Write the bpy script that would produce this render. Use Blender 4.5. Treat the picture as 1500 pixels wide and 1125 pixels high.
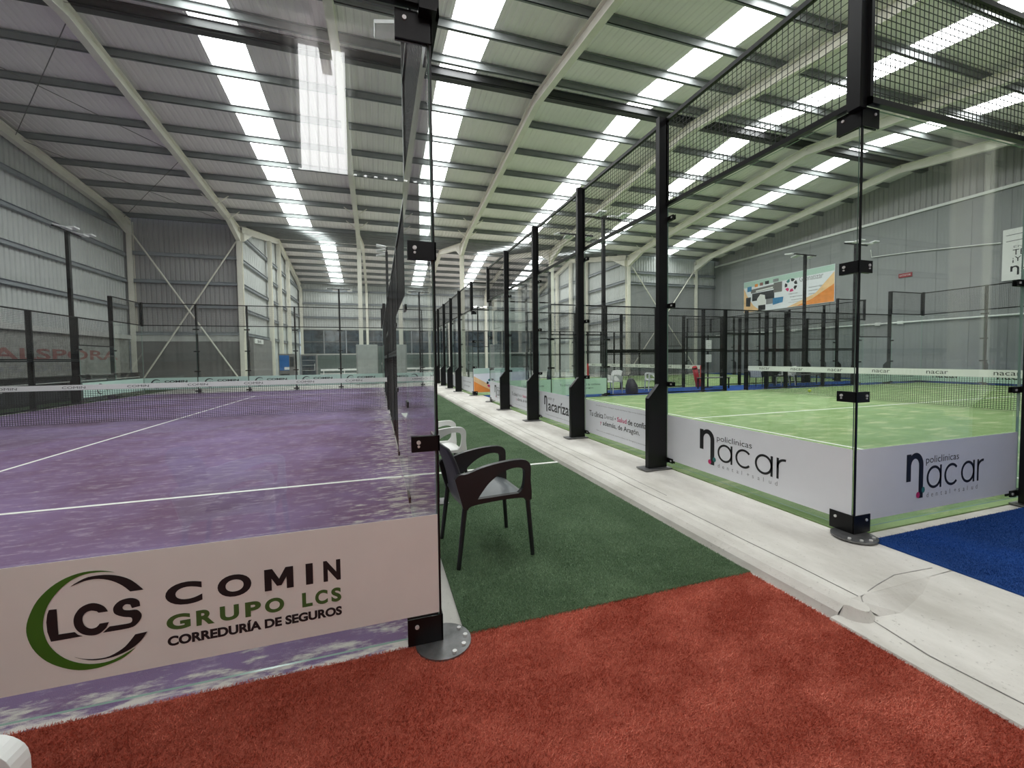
import bpy, bmesh, math, random
import numpy as np
from mathutils import Vector, Matrix
from mathutils.geometry import tessellate_polygon

random.seed(7)
for o in list(bpy.data.objects):
    bpy.data.objects.remove(o, do_unlink=True)
SC = bpy.context.scene
COL = SC.collection

# ------------------------------------------------------------------ camera
CAM = Vector((-0.2647, -2.013, 1.3983))
YAW, PITCH, ROLL, FPX, PPX, PPY = 0.309, -0.0393, -0.012, 604.775, 746.38, 548.80
f_ = Vector((math.sin(YAW) * math.cos(PITCH), math.cos(YAW) * math.cos(PITCH), math.sin(PITCH)))
r_ = Vector((math.cos(YAW), -math.sin(YAW), 0))
u_ = r_.cross(f_)
r2 = r_ * math.cos(ROLL) + u_ * math.sin(ROLL)
u2 = u_ * math.cos(ROLL) - r_ * math.sin(ROLL)
cd = bpy.data.cameras.new('camera')
cam = bpy.data.objects.new('camera', cd)
COL.objects.link(cam)
cam.matrix_world = Matrix(((r2.x, u2.x, -f_.x, CAM.x), (r2.y, u2.y, -f_.y, CAM.y), (r2.z, u2.z, -f_.z, CAM.z), (0, 0, 0, 1)))
cd.sensor_width = 36.0
cd.sensor_fit = 'HORIZONTAL'
cd.lens = FPX / 1500 * 36.0
cd.shift_x = (750 - PPX) / 1500
cd.shift_y = -(562.5 - PPY) / 1500
cd.clip_start = 0.03
cd.clip_end = 200
SC.camera = cam

# ------------------------------------------------------------------ world, exposure
SKYLIGHT = 10.5
w = bpy.data.worlds.new('world')
SC.world = w
w.use_nodes = True
w.node_tree.nodes['Background'].inputs[0].default_value = (0.75, 0.85, 1.0, 1)
w.node_tree.nodes['Background'].inputs[1].default_value = 1.0
SC.view_settings.view_transform = 'Standard'
SC.view_settings.look = 'None'
SC.view_settings.exposure = 0.25
SC.view_settings.gamma = 1.0
SC.view_settings.use_curve_mapping = False
SC.cycles.max_bounces = 14
SC.cycles.diffuse_bounces = 7
SC.cycles.glossy_bounces = 4
SC.cycles.transparent_max_bounces = 48
SC.cycles.caustics_reflective = False
SC.cycles.caustics_refractive = False
SC.cycles.sample_clamp_indirect = 6.0

# ------------------------------------------------------------------ materials
def new_mat(name):
    m = bpy.data.materials.new(name)
    m.use_nodes = True
    nt = m.node_tree
    return m, nt, nt.nodes['Principled BSDF']

def lnk(nt, a, b):
    nt.links.new(a, b)

def noise(nt, scale, detail=3.0, rough=0.55, stretch=None):
    tc = nt.nodes.new('ShaderNodeTexCoord')
    mp = nt.nodes.new('ShaderNodeMapping')
    mp.inputs['Scale'].default_value = stretch or (1, 1, 1)
    lnk(nt, tc.outputs['Object'], mp.inputs['Vector'])
    n = nt.nodes.new('ShaderNodeTexNoise')
    n.inputs['Scale'].default_value = scale
    n.inputs['Detail'].default_value = detail
    n.inputs['Roughness'].default_value = rough
    lnk(nt, mp.outputs['Vector'], n.inputs['Vector'])
    return n

def ramp(nt, fac, stops):
    r = nt.nodes.new('ShaderNodeValToRGB')
    el = r.color_ramp.elements
    while len(el) < len(stops):
        el.new(0.5)
    for e, (p, c) in zip(el, stops):
        e.position = p
        e.color = (*c, 1) if len(c) == 3 else c
    lnk(nt, fac, r.inputs['Fac'])
    return r

def mix(nt, fac, a, b, blend='MIX'):
    n = nt.nodes.new('ShaderNodeMix')
    n.data_type = 'RGBA'
    n.blend_type = blend
    if isinstance(fac, (int, float)):
        n.inputs['Factor'].default_value = fac
    else:
        lnk(nt, fac, n.inputs['Factor'])
    for s, v in (('A', a), ('B', b)):
        sock = [i for i in n.inputs if i.name == s and i.type == 'RGBA'][0]
        if isinstance(v, (tuple, list)):
            sock.default_value = (*v, 1)
        else:
            lnk(nt, v, sock)
    return [o for o in n.outputs if o.type == 'RGBA'][0]

def bump(nt, p, h, dist=0.01, strength=0.5):
    b = nt.nodes.new('ShaderNodeBump')
    b.inputs['Strength'].default_value = strength
    b.inputs['Distance'].default_value = dist
    lnk(nt, h, b.inputs['Height'])
    lnk(nt, b.outputs['Normal'], p.inputs['Normal'])

def plain(name, col, rough=0.5, metal=0.0, var=0.12, scale=3.0, stretch=None, bmp=0.0):
    m, nt, p = new_mat(name)
    p.inputs['Roughness'].default_value = rough
    p.inputs['Metallic'].default_value = metal
    n = noise(nt, scale, 4, 0.6, stretch)
    lo = tuple(c * (1 - var) for c in col)
    hi = tuple(min(1, c * (1 + var)) for c in col)
    r = ramp(nt, n.outputs['Fac'], [(0.3, lo), (0.7, hi)])
    lnk(nt, r.outputs['Color'], p.inputs['Base Color'])
    if bmp:
        bump(nt, p, n.outputs['Fac'], bmp, 0.5)
    return m

def turf(name, dark, light, patch, sand=None, sand_pos=(0.62, 0.72), stretch=(1, 1, 1), fine=420, pscale=2.5, sand_stretch=(4, 11, 1), sand_scale=1.4):
    m, nt, p = new_mat(name)
    p.inputs['Roughness'].default_value = 0.9
    p.inputs['Specular IOR Level'].default_value = 0.15
    n1 = noise(nt, fine, 2, 0.6, stretch)
    c = ramp(nt, n1.outputs['Fac'], [(0.32, dark), (0.68, light)]).outputs['Color']
    n2 = noise(nt, pscale, 5, 0.62)
    pm = ramp(nt, n2.outputs['Fac'], [(0.42, (0, 0, 0)), (0.68, (1, 1, 1))])
    c = mix(nt, pm.outputs['Color'], c, patch, 'MIX') if patch else c
    if sand:
        n3 = noise(nt, sand_scale, 8, 0.68, sand_stretch)
        sm = ramp(nt, n3.outputs['Fac'], [(sand_pos[0], (0, 0, 0)), (sand_pos[1], (1, 1, 1))])
        c = mix(nt, sm.outputs['Color'], c, sand)
    lnk(nt, c, p.inputs['Base Color'])
    bump(nt, p, n1.outputs['Fac'], 0.006, 0.7)
    return m

def purple_turf():
    """purple carpet with drifts of pale sand that gather against the walls"""
    m, nt, p = new_mat('purple_turf')
    p.inputs['Roughness'].default_value = 0.88
    p.inputs['Specular IOR Level'].default_value = 0.15
    n1 = noise(nt, 300, 2, 0.6)
    c = ramp(nt, n1.outputs['Fac'], [(0.3, (0.090, 0.050, 0.095)), (0.7, (0.205, 0.132, 0.22))]).outputs['Color']
    n2 = noise(nt, 0.55, 4, 0.6)
    c = mix(nt, ramp(nt, n2.outputs['Fac'], [(0.35, (0, 0, 0)), (0.65, (1, 1, 1))]).outputs['Color'], c, (0.235, 0.17, 0.32))
    n4 = noise(nt, 1.0, 8, 0.78, (4, 13, 1))          # thin sand brushed over the whole carpet
    c = mix(nt, ramp(nt, n4.outputs['Fac'], [(0.52, (0, 0, 0)), (0.74, (1, 1, 1))]).outputs['Color'], c, (0.50, 0.43, 0.50))
    # sand amount grows towards the glass: near wall y=0 and aisle wall x=0
    tc = nt.nodes.new('ShaderNodeTexCoord')
    sp = nt.nodes.new('ShaderNodeSeparateXYZ')
    lnk(nt, tc.outputs['Object'], sp.inputs[0])
    def near(sock, d0, d1, amt, neg=False):
        mr = nt.nodes.new('ShaderNodeMapRange')
        mr.inputs['From Min'].default_value = d0
        mr.inputs['From Max'].default_value = d1
        mr.inputs['To Min'].default_value = amt
        mr.inputs['To Max'].default_value = 0
        lnk(nt, sock, mr.inputs['Value'])
        return mr.outputs[0]
    ax = near(sp.outputs['X'], -0.02, -0.75, 0.16)
    ay = near(sp.outputs['Y'], 0.0, 0.32, 0.19)
    ad = nt.nodes.new('ShaderNodeMath'); ad.operation = 'MAXIMUM'
    lnk(nt, ax, ad.inputs[0]); lnk(nt, ay, ad.inputs[1])
    n3 = noise(nt, 1.0, 8, 0.66, (5, 14, 1))
    ad2 = nt.nodes.new('ShaderNodeMath'); ad2.operation = 'ADD'
    lnk(nt, n3.outputs['Fac'], ad2.inputs[0]); lnk(nt, ad.outputs[0], ad2.inputs[1])
    sm = ramp(nt, ad2.outputs[0], [(0.62, (0, 0, 0)), (0.74, (1, 1, 1))])
    c = mix(nt, sm.outputs['Color'], c, (0.58, 0.54, 0.50))
    lnk(nt, c, p.inputs['Base Color'])
    bump(nt, p, n1.outputs['Fac'], 0.006, 0.7)
    return m

def concrete(name, a, b, rough=0.75, scale=1.2, crack=True):
    m, nt, p = new_mat(name)
    p.inputs['Roughness'].default_value = rough
    n = noise(nt, scale, 7, 0.65, (1.6, 0.7, 1))
    c = ramp(nt, n.outputs['Fac'], [(0.3, a), (0.68, b)]).outputs['Color']
    n2 = noise(nt, 45, 4, 0.6)
    c = mix(nt, ramp(nt, n2.outputs['Fac'], [(0.62, (0, 0, 0)), (0.75, (1, 1, 1))]).outputs['Color'], c, tuple(x * 0.82 for x in a))
    lnk(nt, c, p.inputs['Base Color'])
    bump(nt, p, n2.outputs['Fac'], 0.003, 0.4)
    return m

def glass_mat():
    m = bpy.data.materials.new('clear_glass')
    m.use_nodes = True
    nt = m.node_tree
    nt.nodes.clear()
    out = nt.nodes.new('ShaderNodeOutputMaterial')
    tr = nt.nodes.new('ShaderNodeBsdfTransparent')
    tr.inputs['Color'].default_value = (0.955, 0.975, 0.965, 1)
    gl = nt.nodes.new('ShaderNodeBsdfGlossy')
    gl.inputs['Roughness'].default_value = 0.004
    gl.inputs['Color'].default_value = (1, 1, 1, 1)
    ge = nt.nodes.new('ShaderNodeNewGeometry')
    dt = nt.nodes.new('ShaderNodeVectorMath'); dt.operation = 'DOT_PRODUCT'
    lnk(nt, ge.outputs['Normal'], dt.inputs[0]); lnk(nt, ge.outputs['Incoming'], dt.inputs[1])
    ab = nt.nodes.new('ShaderNodeMath'); ab.operation = 'ABSOLUTE'
    lnk(nt, dt.outputs['Value'], ab.inputs[0])
    sb = nt.nodes.new('ShaderNodeMath'); sb.operation = 'SUBTRACT'
    sb.inputs[0].default_value = 1.0
    lnk(nt, ab.outputs[0], sb.inputs[1])
    pw = nt.nodes.new('ShaderNodeMath'); pw.operation = 'POWER'
    lnk(nt, sb.outputs[0], pw.inputs[0]); pw.inputs[1].default_value = 5.0
    ma = nt.nodes.new('ShaderNodeMath'); ma.operation = 'MULTIPLY_ADD'
    lnk(nt, pw.outputs[0], ma.inputs[0]); ma.inputs[1].default_value = 0.96; ma.inputs[2].default_value = 0.04
    mx = nt.nodes.new('ShaderNodeMixShader')
    lnk(nt, ma.outputs[0], mx.inputs[0]); lnk(nt, tr.outputs[0], mx.inputs[1]); lnk(nt, gl.outputs[0], mx.inputs[2])
    lnk(nt, mx.outputs[0], out.inputs['Surface'])
    return m

def emit(name, col, strength, ribs=False):
    m = bpy.data.materials.new(name)
    m.use_nodes = True
    nt = m.node_tree
    nt.nodes.clear()
    out = nt.nodes.new('ShaderNodeOutputMaterial')
    e = nt.nodes.new('ShaderNodeEmission')
    e.inputs['Color'].default_value = (*col, 1)
    e.inputs['Strength'].default_value = strength
    lnk(nt, e.outputs[0], out.inputs['Surface'])
    return m

M = {}
M['glass'] = glass_mat()
M['glass_edge'] = plain('glass_edge', (0.26, 0.38, 0.33), 0.15)
M['black'] = plain('black_steel', (0.004, 0.004, 0.0045), 0.34, var=0.2)
M['black'].node_tree.nodes['Principled BSDF'].inputs['Specular IOR Level'].default_value = 0.3
M['black_soft'] = plain('black_plastic', (0.012, 0.012, 0.014), 0.38, var=0.2)
M['wire'] = plain('black_wire', (0.012, 0.012, 0.012), 0.5)
M['net'] = plain('net_cord', (0.012, 0.012, 0.014), 0.8)
M['bolt'] = plain('bolt_steel', (0.72, 0.72, 0.70), 0.3, 0.35)
M['galv'] = plain('galvanised_plate', (0.22, 0.22, 0.22), 0.4, 0.8, 0.3, 12)
M['cream'] = plain('cream_steel', (0.74, 0.715, 0.63), 0.55, var=0.06)
M['purlin'] = plain('galvanised_purlin', (0.20, 0.212, 0.212), 0.5, 0.0, 0.1)
M['ridge_shade'] = plain('shaded_ridge_purlin', (0.05, 0.05, 0.052), 0.6)  # shade under the roof ridge put into the purlin colour
M['girt'] = plain('grey_girt', (0.28, 0.30, 0.32), 0.5, 0.1)
M['roof'] = plain('roof_sheet', (0.84, 0.795, 0.79), 0.6, var=0.06, scale=0.6)
M['sheet'] = plain('wall_sheet', (0.50, 0.515, 0.505), 0.5, var=0.06, scale=0.7)
M['sheet_dark'] = plain('dark_wall_sheet', (0.33, 0.32, 0.32), 0.5, var=0.08, scale=0.7)
M['wallgrey'] = plain('grey_concrete_wall', (0.27, 0.275, 0.28), 0.8, var=0.07, scale=0.8, bmp=0.002)
M['panelgrey'] = plain('dark_grey_panel', (0.17, 0.165, 0.16), 0.7, var=0.06)
M['wallwhite'] = plain('whitewash', (0.5, 0.5, 0.48), 0.8)
M['kerb'] = concrete('pale_concrete', (0.46, 0.435, 0.39), (0.74, 0.715, 0.665))
M['floor'] = concrete('floor_concrete', (0.42, 0.40, 0.37), (0.60, 0.58, 0.54))
M['purple'] = purple_turf()
M['red'] = turf('red_turf', (0.24, 0.05, 0.03), (0.50, 0.12, 0.08), None)
M['green'] = turf('green_turf', (0.050, 0.084, 0.045), (0.115, 0.175, 0.10), None)
M['court'] = turf('pale_green_turf', (0.17, 0.27, 0.10), (0.30, 0.42, 0.19), (0.30, 0.41, 0.20), (0.52, 0.54, 0.33), (0.52, 0.72), sand_stretch=(1, 3.2, 1), sand_scale=1.3)
M['blue'] = turf('blue_turf', (0.012, 0.040, 0.15), (0.03, 0.10, 0.34), (0.02, 0.085, 0.34))
M['line'] = plain('white_line', (0.82, 0.82, 0.78), 0.8, var=0.06, scale=30)
M['banner'] = plain('white_vinyl', (0.80, 0.815, 0.855), 0.42, var=0.02)
M['banner_silver'] = plain('silver_vinyl', (0.79, 0.77, 0.715), 0.38, 0.03, var=0.03)
M['mint'] = plain('mint_vinyl', (0.45, 0.62, 0.54), 0.5, var=0.03)
M['ink'] = plain('black_ink', (0.010, 0.010, 0.012), 0.45)
M['ink_green'] = plain('green_ink', (0.06, 0.13, 0.03), 0.45)
M['ink_lightgreen'] = plain('bright_green_ink', (0.045, 0.15, 0.012), 0.45)
M['ink_grey'] = plain('grey_ink', (0.25, 0.25, 0.26), 0.5)
M['ink_pink'] = plain('pink_ink', (0.62, 0.03, 0.16), 0.45)
M['ink_teal'] = plain('teal_ink', (0.03, 0.20, 0.19), 0.45)
M['ink_orange'] = plain('orange_ink', (0.80, 0.27, 0.05), 0.5)
M['ink_peach'] = plain('peach_ink', (0.85, 0.55, 0.28), 0.5)
M['ink_blue'] = plain('blue_ink', (0.05, 0.22, 0.42), 0.5)
M['ink_red'] = plain('red_ink', (0.27, 0.12, 0.11), 0.7)
M['ink_palegreen'] = plain('pale_green_ink', (0.40, 0.55, 0.25), 0.5)
M['white'] = plain('white_plastic', (0.78, 0.78, 0.76), 0.35, var=0.03)
M['chair_grey'] = plain('charcoal_plastic', (0.035, 0.038, 0.042), 0.33, var=0.1)
M['seat_grey'] = plain('slate_plastic', (0.13, 0.14, 0.15), 0.3, var=0.08)
M['lamp_body'] = plain('lamp_aluminium', (0.72, 0.72, 0.72), 0.35, 0.2)
M['lamp_glass'] = plain('lamp_lens', (0.85, 0.85, 0.85), 0.15)
M['lamp_lit'] = emit('lit_lamp', (1, 0.93, 0.8), 14)
M['red_pad'] = plain('red_padding', (0.55, 0.03, 0.04), 0.5)
M['ball'] = plain('ball_felt', (0.62, 0.72, 0.06), 0.8)
M['vend'] = plain('vending_blue', (0.02, 0.14, 0.42), 0.3)
M['window_dark'] = plain('dark_hillside_glass', (0.045, 0.06, 0.075), 0.12, var=0.9, scale=1.6)
M['dark_green_panel'] = plain('bottle_grey_panel', (0.10, 0.13, 0.12), 0.4, var=0.12)
M['block'] = plain('painted_block', (0.30, 0.30, 0.28), 0.8, var=0.2, scale=5)
M['bin'] = plain('grey_padding', (0.36, 0.37, 0.36), 0.6)
M['sign_red'] = plain('sign_red', (0.28, 0.02, 0.03), 0.5)
M['skylight'] = emit('translucent_skylight', (0.97, 1.0, 0.99), SKYLIGHT)
M['backlit'] = emit('backlit_sheet', (1.0, 0.99, 0.99), SKYLIGHT * 0.85)
M['backlit_rib'] = emit('backlit_sheet_rib', (1.0, 0.99, 0.99), SKYLIGHT * 0.62)

# ------------------------------------------------------------------ mesh helpers
class MB:
    def __init__(s):
        s.v = []; s.f = []; s.mi = []
    def add(s, verts, faces, mi=0):
        o = len(s.v)
        s.v.extend([tuple(v) for v in verts])
        s.f.extend([tuple(i + o for i in f) for f in faces])
        s.mi.extend([mi] * len(faces))
        return s
    def hexa(s, c, mi=0, mis=None):
        F = [(0, 3, 2, 1), (4, 5, 6, 7), (0, 1, 5, 4), (1, 2, 6, 5), (2, 3, 7, 6), (3, 0, 4, 7)]
        s.add(c, F, mi)
        if mis:
            s.mi[-6:] = mis
        return s
    def box(s, a, b, mi=0):
        x0, x1 = sorted((a[0], b[0])); y0, y1 = sorted((a[1], b[1])); z0, z1 = sorted((a[2], b[2]))
        return s.hexa([(x0, y0, z0), (x1, y0, z0), (x1, y1, z0), (x0, y1, z0), (x0, y0, z1), (x1, y0, z1), (x1, y1, z1), (x0, y1, z1)], mi)
    def obox(s, P, D, N, s0, s1, o0, o1, z0, z1, mi=0, mis=None):
        """box along direction D (s0..s1), outward N (o0..o1), height z"""
        c = []
        for z in (z0, z1):
            for (a, o) in ((s0, o0), (s1, o0), (s1, o1), (s0, o1)):
                q = P + D * a + N * o
                c.append((q.x, q.y, z))
        if D.cross(N).z < 0:
            c = [c[3], c[2], c[1], c[0], c[7], c[6], c[5], c[4]]
        return s.hexa(c, mi, mis)
    def bar(s, p, q, w, h=None, mi=0, up=(0, 0, 1)):
        p = Vector(p); q = Vector(q); d = (q - p).normalized(); h = h or w
        u = Vector(up)
        if abs(d.dot(u)) > 0.98: u = Vector((0, 1, 0))
        a = d.cross(u).normalized() * (w / 2); b = a.cross(d).normalized() * (h / 2)
        c = [p - a - b, p + a - b, p + a + b, p - a + b]
        c2 = [x + (q - p) for x in c]
        return s.add(c + c2, [(0, 1, 2, 3), (7, 6, 5, 4), (4, 5, 1, 0), (5, 6, 2, 1), (6, 7, 3, 2), (7, 4, 0, 3)], mi)
    def tube(s, pts, rad, n=10, mi=0, cap=True):
        pts = [Vector(p) for p in pts]
        R = rad if isinstance(rad, (list, tuple)) else [rad] * len(pts)
        rings = []
        for i, p in enumerate(pts):
            d = (pts[min(i + 1, len(pts) - 1)] - pts[max(i - 1, 0)]).normalized()
            u = Vector((0, 0, 1)) if abs(d.z) < 0.95 else Vector((1, 0, 0))
            a = d.cross(u).normalized(); b = d.cross(a).normalized()
            rings.append([p + (a * math.cos(t) + b * math.sin(t)) * R[i] for t in [2 * math.pi * k / n for k in range(n)]])
        V = [v for r in rings for v in r]
        F = []
        for i in range(len(rings) - 1):
            for k in range(n):
                F.append((i * n + k, i * n + (k + 1) % n, (i + 1) * n + (k + 1) % n, (i + 1) * n + k))
        if cap:
            F.append(tuple(range(n))[::-1]); F.append(tuple((len(rings) - 1) * n + k for k in range(n)))
        return s.add(V, F, mi)
    def disc(s, c, r, z0, z1, n=20, mi=0):
        return s.tube([(c[0], c[1], z0), (c[0], c[1], z1)], r, n, mi)
    def prism(s, loops, T, th, mi=0):
        """2D polygon loops (outer + holes), T maps (x,y,depth) to world, extruded by th"""
        flat = [p for l in loops for p in l]
        tris = tessellate_polygon([[Vector((x, y, 0)) for x, y in l] for l in loops])
        n = len(flat)
        V = [T(x, y, 0) for x, y in flat] + [T(x, y, th) for x, y in flat]
        F = []
        for a, b, c in tris:
            F.append((a, b, c)); F.append((c + n, b + n, a + n))
        o = 0
        for l in loops:
            k = len(l)
            for i in range(k):
                j = (i + 1) % k
                F.append((o + i, o + j, o + j + n, o + i + n))
            o += k
        return s.add(V, F, mi)
    def build(s, name, mats, parent=None, smooth=False, fix=False, **props):
        me = bpy.data.meshes.new(name)
        me.from_pydata(s.v, [], s.f)
        if not isinstance(mats, (list, tuple)): mats = [mats]
        for m in mats: me.materials.append(m)
        if any(s.mi): me.polygons.foreach_set('material_index', s.mi)
        if fix:
            bm = bmesh.new(); bm.from_mesh(me)
            bmesh.ops.recalc_face_normals(bm, faces=bm.faces); bm.to_mesh(me); bm.free()
        if smooth: me.polygons.foreach_set('use_smooth', [True] * len(me.polygons))
        me.update()
        o = bpy.data.objects.new(name, me)
        COL.objects.link(o)
        if parent: o.parent = parent
        for k, v in props.items(): o[k] = v
        return o

def tag(o, label, cat, group=None):
    o['label'] = label; o['category'] = cat
    if group: o['group'] = group
    return o

def thing(name, label, cat, loc=(0, 0, 0), rz=0, group=None):
    o = bpy.data.objects.new(name, None)
    COL.objects.link(o)
    o.location = loc; o.rotation_euler = (0, 0, rz)
    o.empty_display_size = 0.1
    return tag(o, label, cat, group)

def struct(o):
    o['kind'] = 'structure'
    return o

def bevel(o, wd, seg=2):
    md = o.modifiers.new('bevel', 'BEVEL'); md.width = wd; md.segments = seg; md.limit_method = 'ANGLE'; md.angle_limit = math.radians(40)
    return o

# lettering: text turned into mesh and fitted to a rectangle on a plane
_tc = {}
def text_mesh(txt, bold=0.0, space=1.0):
    key = (txt, bold, space)
    if key in _tc: return _tc[key]
    cu = bpy.data.curves.new('t', 'FONT')
    cu.body = txt; cu.offset = bold; cu.space_character = space; cu.resolution_u = 6 if bold > 0.02 else 3
    o = bpy.data.objects.new('t', cu); COL.objects.link(o)
    dg = bpy.context.evaluated_depsgraph_get()
    me = bpy.data.meshes.new_from_object(o.evaluated_get(dg))
    V = [tuple(v.co) for v in me.vertices]; F = [tuple(p.vertices) for p in me.polygons]
    bpy.data.objects.remove(o); bpy.data.curves.remove(cu); bpy.data.meshes.remove(me)
    x0 = min(v[0] for v in V); x1 = max(v[0] for v in V); y0 = min(v[1] for v in V); y1 = max(v[1] for v in V)
    _tc[key] = (V, F, x0, x1, y0, y1)
    return _tc[key]

class Plane:
    """drawing plane: origin O, right R, up z, normal N (towards the reader)"""
    def __init__(s, O, R, N, lift=0.0015):
        s.O = Vector(O); s.R = Vector(R); s.N = Vector(N); s.lift = lift
    def T(s, x, y, d=0):
        return s.O + s.R * x + Vector((0, 0, y)) + s.N * (s.lift + d)
    def text(s, txt, x0, x1, y0, y1, mat, parent, bold=0.0, space=1.0, name='lettering', lift=0):
        V, F, a0, a1, b0, b1 = text_mesh(txt, bold, space)
        mb = MB()
        mb.add([s.T(x0 + (v[0] - a0) / (a1 - a0) * (x1 - x0), y0 + (v[1] - b0) / (b1 - b0) * (y1 - y0), lift) for v in V], F)
        return mb.build(name, mat, parent)
    def spaced(s, txt, x0, x1, y0, y1, mat, parent, bold=0.0):
        n = len(txt); p = (x1 - x0) / (n - 0.35)
        for i, c in enumerate(txt):
            if c == ' ': continue
            V, F, a0, a1, b0, b1 = text_mesh(c, bold); H = text_mesh('d', 0.0)[5]
            k = (y1 - y0) / H; w = min(p * 0.72, (a1 - a0) * k)
            s.text(c, x0 + p * i, x0 + p * i + w, y0 + b0 * k, y0 + b1 * k, mat, parent, bold)
    def poly(s, loops, mat, parent, name='emblem', lift=0):
        mb = MB(); mb.prism(loops, lambda x, y, d: s.T(x, y, lift + d), 0.0008)
        return mb.build(name, mat, parent, fix=True)

Z = Vector((0, 0, 1))

# ================================================================== SETTING
# floor and kerb -----------------------------------------------------------
mb = MB(); mb.box((-12.4, -8.2, -0.3), (25.2, 42.2, -0.012))
struct(mb.build('floor', M['floor']))
def kerb():
    mb = MB()
    # raised slab under the right-hand courts, with a sloped and rounded kerb along the aisle
    prof = [(2.02, -0.012), (2.035, 0.03), (2.075, 0.062), (2.13, 0.085), (2.22, 0.09), (25.0, 0.09)]
    n = len(prof)
    V = [(x, -0.5, z) for x, z in prof] + [(x, 24.0, z) for x, z in prof]
    F = [(i, i + 1, n + i + 1, n + i) for i in range(n - 1)]
    mb.add(V, [f[::-1] for f in F])
    # rounded nose of the kerb at its end
    top = [(2.075, -0.5, 0.062)] + [(2.13 - 0.055 * math.cos(t), -0.5 - 0.085 * math.sin(t), 0.078 - 0.012 * math.sin(t)) for t in [k * math.pi / 10 for k in range(1, 10)]] + [(2.185, -0.5, 0.085)]
    bot = [(2.02, -0.5, -0.012)] + [(2.13 - 0.11 * math.cos(t), -0.5 - 0.125 * math.sin(t), -0.012) for t in [k * math.pi / 10 for k in range(1, 10)]] + [(2.24, -0.5, -0.012)]
    k = len(top)
    mb.add([(2.13, -0.5, 0.086)] + top + bot, [(0, i, i + 1) for i in range(1, k)] + [(i, i + k, i + k + 1, i + 1) for i in range(1, k)])
    # sloping end of the raised slab down to the worn slab beside the red carpet
    mb.add([(2.13, -0.497, 0.085), (2.22, -0.497, 0.09), (2.5, -0.497, 0.09), (2.9, -0.497, 0.0905), (2.2, -0.60, 0.030), (2.32, -0.63, 0.043), (2.58, -0.58, 0.0715)],
           [(0, 4, 5, 1), (1, 5, 6, 2), (2, 6, 3)])
    prof2 = [(1.97, -0.012), (1.985, 0.012), (2.12, 0.02), (2.16, 0.028), (2.55, 0.07), (2.8, 0.09), (25.0, 0.09)]
    n = len(prof2)
    V = [(x, -8.0, z) for x, z in prof2] + [(x, -0.495, z) for x, z in prof2]
    mb.add(V, [(i, n + i, n + i + 1, i + 1) for i in range(n - 1)])
    return mb.build('kerb', M['kerb'], fix=False)
kb = kerb(); struct(kb)
# cracks in the kerb: thin dark grooves
M['crack'] = plain('crack_dirt', (0.26, 0.25, 0.23), 0.9, var=0.4, scale=20)
def crack(pts, wd=0.004):
    mb = MB()
    for a, b in zip(pts[:-1], pts[1:]):
        mb.bar(a, b, wd, 0.002)
    return mb.build('crack', M['crack'], kb)
rnd = random.Random(3)
crack([(2.19 + rnd.uniform(-.012, .012), -0.5 + 0.35 * i, 0.0905) for i in range(40)])
crack([(2.14, -0.56, 0.055), (2.2, -0.505, 0.088), (2.4, -0.46, 0.0905), (2.62, -0.42, 0.0905), (2.93, -0.44, 0.0905)], 0.005)
crack([(2.14, -0.6, 0.024), (2.10, -0.85, 0.022), (2.12, -1.2, 0.022), (2.09, -1.6, 0.022), (2.11, -2.2, 0.022)], 0.005)
crack([(2.30, 1.2, 0.0905), (2.34, 2.9, 0.0905), (2.31, 4.4, 0.0905), (2.36, 7, 0.0905)], 0.004)

# corrugated sheets -------------------------------------------------------
def corrugate(a0, a1, T, b0, b1, pitch=0.25, depth=0.035):
    """trapezoidal profile along a (a0..a1), straight along b; T(a,b,d)->point"""
    pts = []
    n = max(1, round((a1 - a0) / pitch)); p = (a1 - a0) / n
    for i in range(n):
        s = a0 + i * p
        pts += [(s, 0), (s + p * 0.55, 0), (s + p * 0.66, depth), (s + p * 0.88, depth)]
    pts.append((a1, 0))
    k = len(pts)
    V = [T(a, b0, d) for a, d in pts] + [T(a, b1, d) for a, d in pts]
    return V, [(i, i + 1, k + i + 1, k + i) for i in range(k - 1)]

BAYX = [-12.2, -7.25, -1.15, 4.96, 11.1, 17.1, 23.03, 25.0]
SKY = [(-4.70, -3.59), (1.76, 2.86), (8.36, 9.34), (13.70, 14.67), (19.55, 20.55)]
zb1 = lambda y: 9.75 - 0.113 * abs(y - 11)          # underside of rafters, near span
zb2 = lambda y: 10.15 - 0.20 * abs(y - 33)          # far span
SH = 0.60                                            # sheet above rafter underside
ceil = bpy.data.objects.new('ceiling', None); COL.objects.link(ceil); struct(ceil)

def roof_sheet(x0, x1, y0, y1, zf):
    V, F = corrugate(x0, x1, lambda a, b, d: (a, b, zf(b) + SH + d), y0, y1, 0.2, 0.012)
    MB().add(V, F).build('roof_sheet', M['roof'], ceil)
def skylight(x0, x1, y0, y1, zf):
    V, F = corrugate(x0 - 0.01, x1 + 0.01, lambda a, b, d: (a, b, zf(b) + SH + 0.004 + d * 0.5), y0, y1, 0.2, 0.012)
    MB().add(V, F).build('skylight', M['skylight'], ceil)
def spans(x0, x1, skies):
    out = []; c = x0
    for a, b in skies:
        if a > x0 and b < x1:
            out.append((c, a)); c = b
    out.append((c, x1)); return out
PUR1 = [-7.0, -5.5, -3.9, -2.3, -0.7, 0.9, 2.5, 4.1, 5.7, 7.3, 8.85, 10.35, 11.0, 12.6, 14.25, 15.85, 17.4, 19.0, 20.6, 22.2, 23.7]
for (y0, y1) in ((-8.3, 11.0), (11.0, 24.0)):
    for a, b in spans(-12.6, 25.4, SKY):
        roof_sheet(a, b, y0, y1, zb1)
edges = PUR1[3:] + [24.0]
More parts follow.
